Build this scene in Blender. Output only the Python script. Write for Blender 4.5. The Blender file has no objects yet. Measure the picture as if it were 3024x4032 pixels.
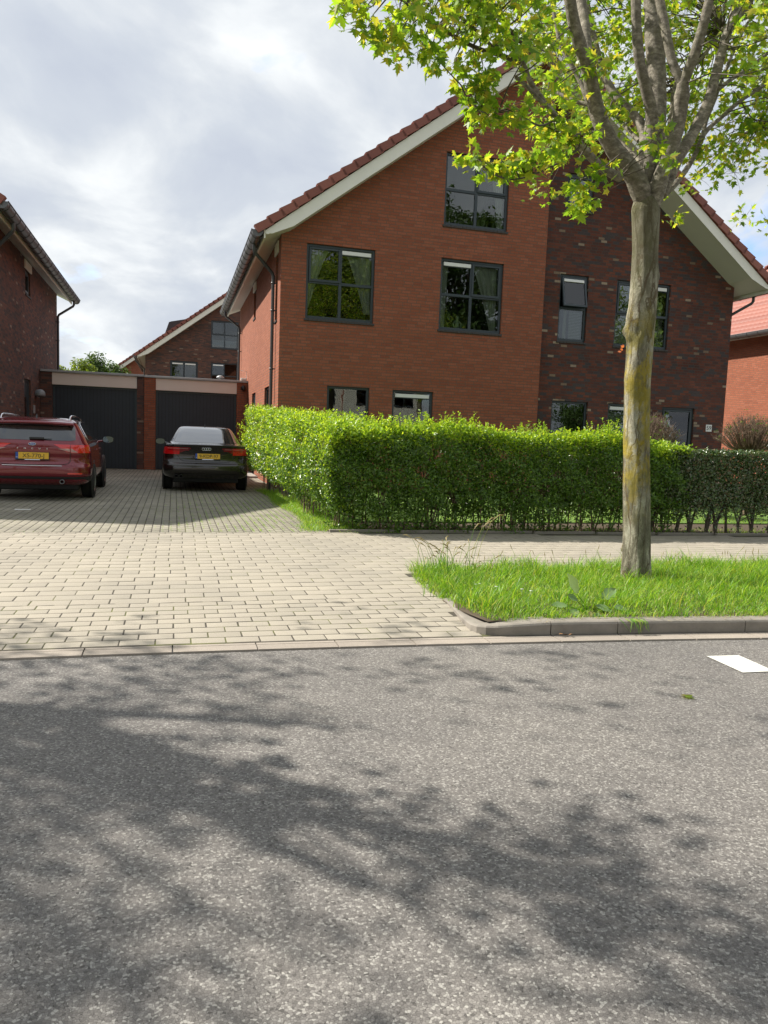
import bpy, math, random
import numpy as np
from mathutils import Vector, Matrix
from mathutils.geometry import tessellate_polygon
random.seed(11); rng = np.random.default_rng(7)
SC = bpy.context.scene; COL = SC.collection
R = math.radians
# ------------------------------------------------------------------ camera
cd = bpy.data.cameras.new('camera'); cam = bpy.data.objects.new('camera', cd); COL.objects.link(cam)
cd.sensor_fit = 'VERTICAL'; cd.sensor_height = 36.0; cd.lens = 36.0*2920/4032
cd.clip_start = 0.05; cd.clip_end = 3000
rt = Vector((0.96203, -0.27042, 0.03704)); dn = Vector((0.008756, -0.105065, -0.994427)); fw = Vector((0.272804, 0.956993, -0.098708))
cam.matrix_world = Matrix(((rt.x, -dn.x, -fw.x, 0), (rt.y, -dn.y, -fw.y, 0), (rt.z, -dn.z, -fw.z, 1.3), (0, 0, 0, 1)))
SC.camera = cam
# ------------------------------------------------------------------ light
SUNV = Vector((-0.93, 0.60, 1.0)).normalized()        # towards the sun
elev = math.asin(SUNV.z); azim = math.atan2(SUNV.x, SUNV.y)
W = bpy.data.worlds.new('World'); SC.world = W; W.use_nodes = True
nt = W.node_tree; nt.nodes.clear()
def N(t, kind, **kw):
    n = t.nodes.new(kind)
    for k, v in kw.items(): setattr(n, k, v)
    return n
out = N(nt, 'ShaderNodeOutputWorld'); bg = N(nt, 'ShaderNodeBackground'); bg.inputs[1].default_value = 0.1
sky = N(nt, 'ShaderNodeTexSky', sky_type='NISHITA', sun_disc=False, sun_elevation=elev, sun_rotation=azim, air_density=1.0, dust_density=1.5)
tc = N(nt, 'ShaderNodeTexCoord'); sep = N(nt, 'ShaderNodeSeparateXYZ'); nt.links.new(tc.outputs['Generated'], sep.inputs[0])
def wmath(op, a, b=None):
    m = N(nt, 'ShaderNodeMath', operation=op)
    for i, v in enumerate((a, b)):
        if v is None: continue
        if isinstance(v, (int, float)): m.inputs[i].default_value = v
        else: nt.links.new(v, m.inputs[i])
    return m.outputs[0]
zz = wmath('ADD', wmath('MAXIMUM', sep.outputs[2], 0.0), 0.42)
cmb = N(nt, 'ShaderNodeCombineXYZ')
nt.links.new(wmath('DIVIDE', sep.outputs[0], zz), cmb.inputs[0]); nt.links.new(wmath('DIVIDE', sep.outputs[1], zz), cmb.inputs[1])
def wnoise(scale, detail, rough=0.55, off=(0, 0, 0), dist=0.0):
    mp = N(nt, 'ShaderNodeMapping'); mp.inputs['Location'].default_value = off
    nt.links.new(cmb.outputs[0], mp.inputs[0])
    n = N(nt, 'ShaderNodeTexNoise'); n.inputs['Scale'].default_value = scale; n.inputs['Detail'].default_value = detail
    n.inputs['Roughness'].default_value = rough; n.inputs['Distortion'].default_value = dist
    nt.links.new(mp.outputs[0], n.inputs['Vector']); return n.outputs['Fac']
def wramp(fac, stops):
    r = N(nt, 'ShaderNodeValToRGB'); e = r.color_ramp.elements
    while len(e) < len(stops): e.new(0.5)
    for i, (p, c) in enumerate(stops): e[i].position = p; e[i].color = (*c, 1)
    nt.links.new(fac, r.inputs[0]); return r.outputs[0]
cl = wnoise(3.3, 9, 0.53, (3.1, 1.7, 0), 0.35)
cloudcol = wramp(cl, [(0.34, (3.45, 3.75, 4.3)), (0.44, (3.8, 4.1, 4.55)), (0.52, (4.4, 4.65, 4.95)), (0.60, (5.3, 5.5, 5.65)), (.70, (6.3, 6.4, 6.4))])
# a clear patch low on the right, and a few thin places elsewhere
patch = N(nt, 'ShaderNodeVectorMath', operation='DOT_PRODUCT'); nt.links.new(tc.outputs['Generated'], patch.inputs[0])
_p = Vector((0.72, 0.66, 0.27)).normalized(); patch.inputs[1].default_value = _p
pm = wmath('MULTIPLY', wmath('SUBTRACT', patch.outputs['Value'], 0.972), 8.0)
gap = wmath('ADD', wmath('SUBTRACT', wnoise(3.3, 6, 0.55, (7.4, 2.2, 0), 0.4), 0.62), wmath('MAXIMUM', wmath('MINIMUM', pm, 0.17), 0.0))
gapf = wmath('MINIMUM', wmath('MAXIMUM', wmath('MULTIPLY', gap, 8.0), 0.0), 1.0)
mx = N(nt, 'ShaderNodeMix', data_type='RGBA'); nt.links.new(gapf, mx.inputs['Factor'])
nt.links.new(cloudcol, mx.inputs['A'])
sk2 = N(nt, 'ShaderNodeMix', data_type='RGBA', blend_type='MULTIPLY'); sk2.inputs['Factor'].default_value = 1
nt.links.new(sky.outputs[0], sk2.inputs['A']); sk2.inputs['B'].default_value = (1.25, 1.35, 1.55, 1)
nt.links.new(sk2.outputs['Result'], mx.inputs['B'])
nt.links.new(mx.outputs['Result'], bg.inputs[0]); nt.links.new(bg.outputs[0], out.inputs[0])
sd = bpy.data.lights.new('sun', 'SUN'); sd.energy = 5.0; sd.angle = R(0.5); sd.color = (1.0, 0.94, 0.84)
so = bpy.data.objects.new('sun', sd); COL.objects.link(so); so.rotation_euler = SUNV.to_track_quat('Z', 'Y').to_euler(); so.location = (-20, 15, 30)
SC.view_settings.view_transform = 'Standard'; SC.view_settings.look = 'None'; SC.view_settings.exposure = 0.82; SC.view_settings.gamma = 1.0
SC.render.engine = 'CYCLES'; SC.cycles.max_bounces = 8; SC.cycles.transparent_max_bounces = 12; SC.cycles.caustics_reflective = False; SC.cycles.caustics_refractive = False

# ------------------------------------------------------------------ materials
class MT:
    def __init__(s, name):
        s.m = bpy.data.materials.new(name); s.m.use_nodes = True; s.t = s.m.node_tree; s.t.nodes.clear()
        s.out = s.n('ShaderNodeOutputMaterial'); s.b = s.n('ShaderNodeBsdfPrincipled'); s.l(s.b.outputs[0], s.out.inputs[0])
    def n(s, k, **kw): return N(s.t, k, **kw)
    def l(s, a, b): s.t.links.new(a, b)
    def obj(s): return s.n('ShaderNodeTexCoord').outputs['Object']
    def math(s, op, a, b=None, c=None, clamp=False):
        m = s.n('ShaderNodeMath', operation=op); m.use_clamp = clamp
        for i, v in enumerate((a, b, c)):
            if v is None: continue
            if isinstance(v, (int, float)): m.inputs[i].default_value = v
            else: s.l(v, m.inputs[i])
        return m.outputs[0]
    def noise(s, scale, detail=4, rough=.6, vec=None, stretch=None, dist=0):
        n = s.n('ShaderNodeTexNoise'); n.inputs['Scale'].default_value = scale; n.inputs['Detail'].default_value = detail
        n.inputs['Roughness'].default_value = rough; n.inputs['Distortion'].default_value = dist
        v = vec or s.obj()
        if stretch:
            mp = s.n('ShaderNodeMapping'); mp.inputs['Scale'].default_value = stretch; s.l(v, mp.inputs[0]); v = mp.outputs[0]
        s.l(v, n.inputs['Vector']); return n.outputs['Fac']
    def ramp(s, fac, stops, const=False):
        r = s.n('ShaderNodeValToRGB'); e = r.color_ramp.elements
        if const: r.color_ramp.interpolation = 'CONSTANT'
        while len(e) < len(stops): e.new(0.5)
        for i, (p, c) in enumerate(stops): e[i].position = p; e[i].color = (*c, 1)
        s.l(fac, r.inputs[0]); return r.outputs[0]
    def mix(s, f, a, b, mode='MIX'):
        m = s.n('ShaderNodeMix', data_type='RGBA', blend_type=mode)
        for k, v in (('Factor', f), ('A', a), ('B', b)):
            if isinstance(v, (int, float)): m.inputs[k].default_value = v
            elif isinstance(v, tuple): m.inputs[k].default_value = (*v, 1)
            else: s.l(v, m.inputs[k])
        return m.outputs['Result']
    def col(s, c):
        if isinstance(c, tuple): s.b.inputs['Base Color'].default_value = (*c, 1)
        else: s.l(c, s.b.inputs['Base Color'])
    def bump(s, h, strength=.3, dist=.01):
        b = s.n('ShaderNodeBump'); b.inputs['Strength'].default_value = strength; b.inputs['Distance'].default_value = dist
        s.l(h, b.inputs['Height']); s.l(b.outputs[0], s.b.inputs['Normal'])
    def set(s, **kw):
        for k, v in kw.items():
            k = k.replace('_', ' ')
            if isinstance(v, (int, float)): s.b.inputs[k].default_value = v
            else: s.l(v, s.b.inputs[k])
        return s
def plain(name, c, rough=.6, var=.15, scale=6, bump=0, metal=0, coat=0):
    m = MT(name); f = m.noise(scale, 5)
    m.col(m.mix(f, tuple(x*(1-var) for x in c), tuple(min(1, x*(1+var)) for x in c)))
    m.set(Roughness=rough, Metallic=metal)
    if coat: m.set(Coat_Weight=coat, Coat_Roughness=.03)
    if bump: m.bump(m.noise(scale*12, 3), bump, .003)
    return m.m
def brickmat(name, stops=None, mortar=None, bw=.232, rh=.0725, ms=.0045, bumps=.8, rowtone=.25, weather=.25):
    m = MT(name); o = m.obj(); sp = m.n('ShaderNodeSeparateXYZ'); m.l(o, sp.inputs[0])
    g = m.n('ShaderNodeNewGeometry'); sn = m.n('ShaderNodeSeparateXYZ'); m.l(m.n('ShaderNodeTexCoord').outputs['Normal'], sn.inputs[0])
    side = m.math('GREATER_THAN', m.math('ABSOLUTE', sn.outputs[0]), .5)
    u = m.math('ADD', m.math('MULTIPLY', sp.outputs[0], m.math('SUBTRACT', 1.0, side)), m.math('MULTIPLY', sp.outputs[1], side))
    row = m.math('FLOOR', m.math('DIVIDE', sp.outputs[2], rh))
    wn = m.n('ShaderNodeTexWhiteNoise', noise_dimensions='1D'); m.l(row, wn.inputs['W'])
    u2 = m.math('ADD', u, m.math('MULTIPLY', wn.outputs['Value'], bw*.55))
    cb = m.n('ShaderNodeCombineXYZ'); m.l(u2, cb.inputs[0]); m.l(sp.outputs[2], cb.inputs[1])
    br = m.n('ShaderNodeTexBrick'); br.offset = .5; br.inputs['Scale'].default_value = 1
    br.inputs['Brick Width'].default_value = bw; br.inputs['Row Height'].default_value = rh; br.inputs['Mortar Size'].default_value = ms
    br.inputs['Mortar Smooth'].default_value = .15; br.inputs['Bias'].default_value = 0
    br.inputs['Color1'].default_value = (0, 0, 0, 1); br.inputs['Color2'].default_value = (1, 1, 1, 1); br.inputs['Mortar'].default_value = (.5, .5, .5, 1)
    m.l(cb.outputs[0], br.inputs['Vector'])
    c = m.ramp(br.outputs['Color'], stops, True)
    c = m.mix(.55, c, m.ramp(m.noise(38, 4, .7), [(.3, (.75, .75, .75)), (.7, (1.25, 1.25, 1.25))]), 'MULTIPLY') if False else m.mix(1.0, c, m.ramp(m.noise(30, 5, .75), [(.25, (.72, .72, .72)), (.75, (1.2, 1.2, 1.2))]), 'MULTIPLY')
    c = m.mix(1.0, c, m.ramp(m.noise(.55, 4, .6, stretch=(1, 1, 2.2)), [(.3, (1-weather,)*3), (.7, (1+weather*.5,)*3)]), 'MULTIPLY')
    m.col(m.mix(br.outputs['Fac'], c, mortar)); m.set(Roughness=.88, Specular_IOR_Level=.25)
    h = m.math('ADD', m.math('MULTIPLY', m.math('SUBTRACT', 1.0, br.outputs['Fac']), 1.0), m.math('MULTIPLY', m.noise(60, 4, .7), .5))
    m.bump(h, bumps, .006); return m.m
M = {}
M['brick_orange'] = brickmat('orange_brick', [(0, (.275, .088, .048)), (.25, (.30, .10, .055)), (.5, (.285, .093, .051)), (.75, (.315, .108, .062)), (.94, (.25, .08, .046))], (.13, .09, .066), ms=.007, weather=.08)
M['brick_mixed'] = brickmat('mixed_brick', bw=.185, mortar=(.075, .062, .055), ms=.006, stops= [(0, (.072, .058, .058)), (.16, (.12, .046, .033)), (.36, (.165, .058, .038)), (.62, (.135, .050, .035)), (.80, (.092, .047, .04)), (.965, (.23, .16, .11)), (.985, (.33, .25, .18))])
M['brick_dark'] = brickmat('dark_brick', [(0, (.075, .05, .045)), (.25, (.13, .062, .048)), (.55, (.155, .07, .05)), (.85, (.10, .055, .046)), (.975, (.24, .17, .13))], (.085, .072, .065), ms=.006)
M['cream'] = plain('cream_paint', (.72, .71, .63), .5, .06, 2, .05)
M['frame'] = plain('anthracite_frame', (.028, .040, .048), .38, .15, 8)
M['fascia'] = plain('beige_fascia', (.70, .62, .55), .6, .07, 1.2)
M['capmetal'] = plain('roof_edge_metal', (.34, .35, .36), .45, .15, 5, 0, .2)
M['zinc'] = plain('weathered_zinc', (.12, .12, .125), .42, .25, 3, .1, .5)
M['pipe'] = plain('dark_pipe', (.055, .058, .062), .4, .2, 5)
M['sill'] = plain('dark_sill', (.045, .04, .038), .7, .4, 14, .4)
M['white'] = plain('white_plastic', (.72, .72, .70), .4, .05, 4)
M['black'] = plain('black_plastic', (.012, .012, .013), .4, .2, 20)
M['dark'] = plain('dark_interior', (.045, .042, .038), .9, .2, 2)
M['concrete'] = plain('concrete', (.30, .28, .25), .85, .2, 9, .5)
M['soil'] = plain('soil', (.07, .05, .032), .95, .4, 14, .8)
def door_mat():
    m = MT('garage_door_steel'); o = m.obj(); sp = m.n('ShaderNodeSeparateXYZ'); m.l(o, sp.inputs[0])
    w = m.math('PINGPONG', sp.outputs[0], .055); gr = m.math('LESS_THAN', w, .007)
    m.col(m.mix(gr, m.mix(m.noise(3, 4), (.014, .020, .030), (.02, .028, .040)), (.006, .008, .012))); m.set(Roughness=.5)
    m.bump(m.math('SUBTRACT', 1.0, gr), .6, .01); return m.m
M['garage_door'] = door_mat()
def tile_mat():
    m = MT('red_roof_tile'); g = m.n('ShaderNodeNewGeometry'); isl = g.outputs['Random Per Island']
    c = m.ramp(isl, [(0, (.20, .054, .036)), (.5, (.255, .075, .048)), (1, (.31, .10, .066))])
    c = m.mix(m.math('MULTIPLY', m.noise(9, 5, .7), .5), c, (.12, .05, .04)); m.col(c); m.set(Roughness=.55); m.bump(m.noise(120, 3), .2, .002); return m.m
M['tile'] = tile_mat()
def glass_mat(name, tint=(.72, .76, .74), ior=1.75):
    m = MT(name); m.t.nodes.remove(m.b); tr = m.n('ShaderNodeBsdfTransparent'); tr.inputs[0].default_value = (*tint, 1)
    gl = m.n('ShaderNodeBsdfGlossy'); gl.inputs['Roughness'].default_value = .0; gl.inputs['Color'].default_value = (.95, .97, 1, 1)
    fr = m.n('ShaderNodeFresnel'); fr.inputs['IOR'].default_value = ior
    bp = m.n('ShaderNodeBump'); bp.inputs['Strength'].default_value = .035; bp.inputs['Distance'].default_value = .02
    m.l(m.noise(2.2, 2), bp.inputs['Height']); m.l(bp.outputs[0], gl.inputs['Normal'])
    mx = m.n('ShaderNodeMixShader'); m.l(fr.outputs[0], mx.inputs[0]); m.l(tr.outputs[0], mx.inputs[1]); m.l(gl.outputs[0], mx.inputs[2]); m.l(mx.outputs[0], m.out.inputs[0]); return m.m
M['glass'] = glass_mat('window_glass', ior=1.68)
M['frosted'] = plain('frosted_pane', (.10, .13, .13), .12, .2, 3)
def fabric(name, c, tr=.35, stripes=0, alpha=1.0, axis=2):
    m = MT(name); m.col(m.mix(m.noise(30, 3), tuple(x*.9 for x in c), c)); m.set(Roughness=.9)
    if stripes:
        sp = m.n('ShaderNodeSeparateXYZ'); m.l(m.obj(), sp.inputs[0])
        f = m.math('LESS_THAN', m.math('PINGPONG', sp.outputs[axis], stripes), stripes*.3)
        m.col(m.mix(f, c, tuple(x*.35 for x in c)))
    if alpha < 1: m.b.inputs['Alpha'].default_value = alpha
    return m.m
M['curtain'] = fabric('sheer_curtain', (.85, .85, .78), alpha=.88)
M['blind'] = fabric('slatted_blind', (.55, .55, .53), stripes=.02)
def leaf_mat(name, cols, rough=.45, trans=.5, tcol=None, spec=.35):
    m = MT(name); g = m.n('ShaderNodeNewGeometry'); isl = g.outputs['Random Per Island']
    c = m.ramp(isl, [(i/(len(cols)-1), k) for i, k in enumerate(cols)])
    m.col(c); m.set(Roughness=rough, Specular_IOR_Level=spec)
    tl = m.n('ShaderNodeBsdfTranslucent'); m.l(m.mix(1.0, c, tcol or (1.9, 1.7, .8), 'MULTIPLY'), tl.inputs[0])
    mx = m.n('ShaderNodeMixShader'); mx.inputs[0].default_value = trans
    m.l(m.b.outputs[0], mx.inputs[1]); m.l(tl.outputs[0], mx.inputs[2]); m.l(mx.outputs[0], m.out.inputs[0]); return m.m
M['maple'] = leaf_mat('maple_leaf', [(.10, .20, .02), (.135, .26, .024), (.18, .31, .028), (.24, .36, .032), (.31, .38, .04), (.38, .33, .06)], .4, .58)
M['hedge'] = leaf_mat('hedge_leaf', [(.036, .085, .010), (.058, .13, .014), (.09, .18, .018), (.135, .24, .024)], .30, .28, spec=.5)
M['hedge_new'] = leaf_mat('hedge_young_leaf', [(.13, .26, .022), (.20, .34, .028), (.29, .42, .035), (.36, .46, .05)], .35, .48)
M['hedge2'] = leaf_mat('dark_hedge_leaf', [(.032, .07, .016), (.05, .10, .024), (.072, .125, .032), (.12, .085, .04)], .22, .12, spec=.7)
M['grass'] = leaf_mat('grass_blade', [(.06, .16, .012), (.10, .24, .016), (.14, .31, .02), (.19, .36, .025), (.27, .42, .04), (.35, .36, .12)], .42, .45)
M['grassdry'] = leaf_mat('dry_grass', [(.30, .26, .13), (.42, .36, .2)], .6, .3)
M['faraway'] = leaf_mat('distant_leaf', [(.10, .17, .03), (.15, .22, .035), (.20, .27, .05)], .5, .4)
M['faraway2'] = leaf_mat('distant_dark_leaf', [(.05, .10, .025), (.08, .14, .03)], .5, .3)
M['weed'] = leaf_mat('broad_weed_leaf', [(.17, .27, .11), (.23, .34, .15)], .35, .3)
M['red_bud'] = leaf_mat('red_young_leaf', [(.5, .16, .08), (.6, .2, .1)], .4, .4)
M['twig'] = plain('twig_bark', (.16, .11, .075), .8, .4, 30, .3)
M['twig2'] = plain('grey_twig', (.085, .07, .05), .8, .4, 30, .3)
def bark():
    m = MT('maple_bark'); o = m.obj(); sp = m.n('ShaderNodeSeparateXYZ'); m.l(o, sp.inputs[0])
    base = m.ramp(m.noise(7, 8, .7, stretch=(1, 1, .35)), [(.34, (.085, .078, .052)), (.48, (.19, .175, .125)), (.58, (.40, .375, .29)), (.7, (.56, .54, .44))])
    fine = m.noise(70, 5, .75, stretch=(1, 1, 2.0)); base = m.mix(1.0, base, m.ramp(fine, [(.3, (.7, .7, .7)), (.7, (1.25, 1.25, 1.25))]), 'MULTIPLY')
    # vertical cracks
    wv = m.n('ShaderNodeTexVoronoi', feature='DISTANCE_TO_EDGE'); mp = m.n('ShaderNodeMapping'); mp.inputs['Scale'].default_value = (1, 1, .07)
    nz = m.n('ShaderNodeTexNoise'); nz.inputs['Scale'].default_value = 9; nz.inputs['Detail'].default_value = 4; m.l(o, nz.inputs['Vector'])
    vm = m.n('ShaderNodeVectorMath', operation='SCALE'); m.l(nz.outputs['Color'], vm.inputs[0]); vm.inputs['Scale'].default_value = .05
    va = m.n('ShaderNodeVectorMath', operation='ADD'); m.l(o, va.inputs[0]); m.l(vm.outputs[0], va.inputs[1]); m.l(va.outputs[0], mp.inputs[0])
    m.l(mp.outputs[0], wv.inputs['Vector']); wv.inputs['Scale'].default_value = 11
    crack = m.math('LESS_THAN', wv.outputs['Distance'], .03)
    base = m.mix(m.math('MULTIPLY', crack, .75), base, (.09, .055, .03))
    up_ = m.math('MULTIPLY', m.math('SUBTRACT', sp.outputs[2], 2.55), 1.6, clamp=True); base = m.mix(m.math('MULTIPLY', up_, .62), base, (.12, .108, .065))
    # lichen and algae
    hz = m.math('MULTIPLY', m.math('SUBTRACT', sp.outputs[2], .55), 2.0, clamp=True); hz2 = m.math('MULTIPLY', m.math('SUBTRACT', 2.75, sp.outputs[2]), 1.6, clamp=True)
    hb = m.math('MULTIPLY', hz, hz2)
    lf = m.math('MULTIPLY', m.math('SUBTRACT', m.noise(5.5, 8, .75, stretch=(1, 1, .6)), .47), 9, clamp=True)
    base = m.mix(m.math('MULTIPLY', m.math('MULTIPLY', lf, hb), .85), base, m.mix(m.noise(60, 3), (.46, .34, .02), (.27, .22, .03)))
    gf = m.math('MULTIPLY', m.math('SUBTRACT', m.noise(3.3, 6, .65), .46), 5, clamp=True)
    gz = m.math('MULTIPLY', m.math('SUBTRACT', sp.outputs[2], .3), 1.5, clamp=True)
    base = m.mix(m.math('MULTIPLY', m.math('MULTIPLY', gf, gz), .55), base, (.10, .105, .03))
    m.col(base); m.set(Roughness=.85, Specular_IOR_Level=.3)
    m.bump(m.math('SUBTRACT', m.math('ADD', m.noise(28, 8, .75, stretch=(1, 1, .5)), m.math('MULTIPLY', fine, .4)), m.math('MULTIPLY', crack, .9)), 1.0, .022); return m.m
M['bark'] = bark()
def limb():
    m = MT('limb_bark'); base = m.ramp(m.noise(16, 7, .7, stretch=(1, 1, 1.8)), [(.32, (.07, .058, .042)), (.5, (.17, .148, .115)), (.66, (.34, .305, .25))])
    base = m.mix(m.math('MULTIPLY', m.math('SUBTRACT', m.noise(4, 5), .5), 3, clamp=True), base, (.11, .105, .05))
    m.col(base); m.set(Roughness=.8); m.bump(m.noise(50, 6, .7, stretch=(1, 1, 2)), 1.0, .01); return m.m
M['limb'] = limb()
def asphalt():
    m = MT('asphalt'); o = m.obj(); 
    nz = m.n('ShaderNodeTexNoise'); nz.inputs['Scale'].default_value = 60; nz.inputs['Detail'].default_value = 2; m.l(o, nz.inputs['Vector'])
    vm = m.n('ShaderNodeVectorMath', operation='SCALE'); m.l(nz.outputs['Color'], vm.inputs[0]); vm.inputs['Scale'].default_value = .006
    va = m.n('ShaderNodeVectorMath', operation='ADD'); m.l(o, va.inputs[0]); m.l(vm.outputs[0], va.inputs[1])
    def vor(sc, feat='F1'):
        v = m.n('ShaderNodeTexVoronoi', feature=feat, voronoi_dimensions='3D'); v.inputs['Scale'].default_value = sc; m.l(va.outputs[0], v.inputs['Vector']); return v
    v = vor(132); e = vor(132, 'DISTANCE_TO_EDGE')
    rnd = m.n('ShaderNodeSeparateColor'); m.l(v.outputs['Color'], rnd.inputs[0])
    c = m.ramp(rnd.outputs[0], [(0, (.125, .116, .110)), (.35, (.16, .149, .140)), (.65, (.19, .178, .168)), (.82, (.235, .222, .208)), (.95, (.33, .318, .295))])
    hole = m.math('MULTIPLY', m.math('SUBTRACT', .05, e.outputs['Distance']), 22, clamp=True)
    c = m.mix(m.math('MULTIPLY', hole, .6), c, (.045, .04, .036))
    deep = m.math('GREATER_THAN', rnd.outputs[1], .94); c = m.mix(m.math('MULTIPLY', deep, .5), c, (.03, .027, .025))
    c = m.mix(1.0, c, m.ramp(m.noise(.8, 5, .6), [(.3, (.84, .84, .85)), (.7, (1.12, 1.11, 1.09))]), 'MULTIPLY')
    c = m.mix(1.0, c, m.ramp(m.noise(5, 6, .7), [(.35, (.93, .93, .93)), (.65, (1.06, 1.06, 1.05))]), 'MULTIPLY')
    m.col(c); m.set(Roughness=m.math('ADD', m.math('MULTIPLY', rnd.outputs[2], .35), .5), Specular_IOR_Level=.4)
    h = m.math('SUBTRACT', m.math('SUBTRACT', m.math('MULTIPLY', rnd.outputs[1], .5), m.math('MULTIPLY', deep, 1.3)), hole)
    m.bump(h, .55, .005); return m.m
M['asphalt'] = asphalt()
def paver(name, cols, dirt=.3):
    m = MT(name); g = m.n('ShaderNodeNewGeometry'); c = m.ramp(g.outputs['Random Per Island'], [(i/(len(cols)-1), k) for i, k in enumerate(cols)])
    c = m.mix(1.0, c, m.ramp(m.noise(170, 3, .8), [(.3, (.72, .72, .72)), (.7, (1.25, 1.25, 1.25))]), 'MULTIPLY')
    c = m.mix(1.0, c, m.ramp(m.noise(.9, 6, .65), [(.3, (1-dirt,)*3), (.65, (1.08, 1.07, 1.05))]), 'MULTIPLY')
    c = m.mix(m.math('MULTIPLY', m.math('SUBTRACT', m.noise(14, 6, .7), .58), 5, clamp=True), c, (.14, .12, .09)) if dirt > .2 else c
    m.col(c); m.set(Roughness=.85, Specular_IOR_Level=.3); m.bump(m.noise(240, 3, .8), .5, .003); return m.m
M['paver'] = paver('beige_paver', [(.305, .278, .232), (.32, .29, .242), (.335, .304, .252), (.312, .282, .235)], .13)
M['paver_far'] = paver('grey_paver', [(.25, .232, .188), (.275, .255, .208), (.30, .28, .228), (.26, .242, .195)], .3)
M['band'] = paver('gutter_band', [(.29, .255, .22), (.33, .29, .25), (.30, .268, .23)], .15)
def joint_mat():
    m = MT('joint_sand'); c = m.mix(m.noise(6, 5), (.035, .029, .022), (.07, .06, .045))
    f = m.math('MULTIPLY', m.math('SUBTRACT', m.noise(1.7, 6, .75), .50), 8, clamp=True); m.col(m.mix(m.math('MULTIPLY', f, .75), c, m.mix(m.noise(11, 4), (.07, .11, .02), (.20, .19, .04)))); m.set(Roughness=.95); return m.m
M['joint'] = joint_mat()
M['kerb'] = plain('kerb_concrete', (.22, .198, .17), .85, .35, 9, .6)
def paint_mat():
    m = MT('road_paint'); w = m.math('MULTIPLY', m.math('SUBTRACT', m.noise(60, 6, .8), .56), 9, clamp=True)
    m.col(m.mix(m.math('MULTIPLY', w, .75), m.mix(m.noise(9, 4), (.56, .55, .50), (.66, .65, .60)), (.2, .19, .175))); m.set(Roughness=.7); m.bump(m.noise(130, 3), .5, .004); return m.m
M['roadpaint'] = paint_mat()
M['lawn'] = plain('lawn_ground', (.10, .17, .03), .95, .5, 7, .8)
M['farground'] = plain('far_ground', (.16, .15, .11), .95, .3, .3)

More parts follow.
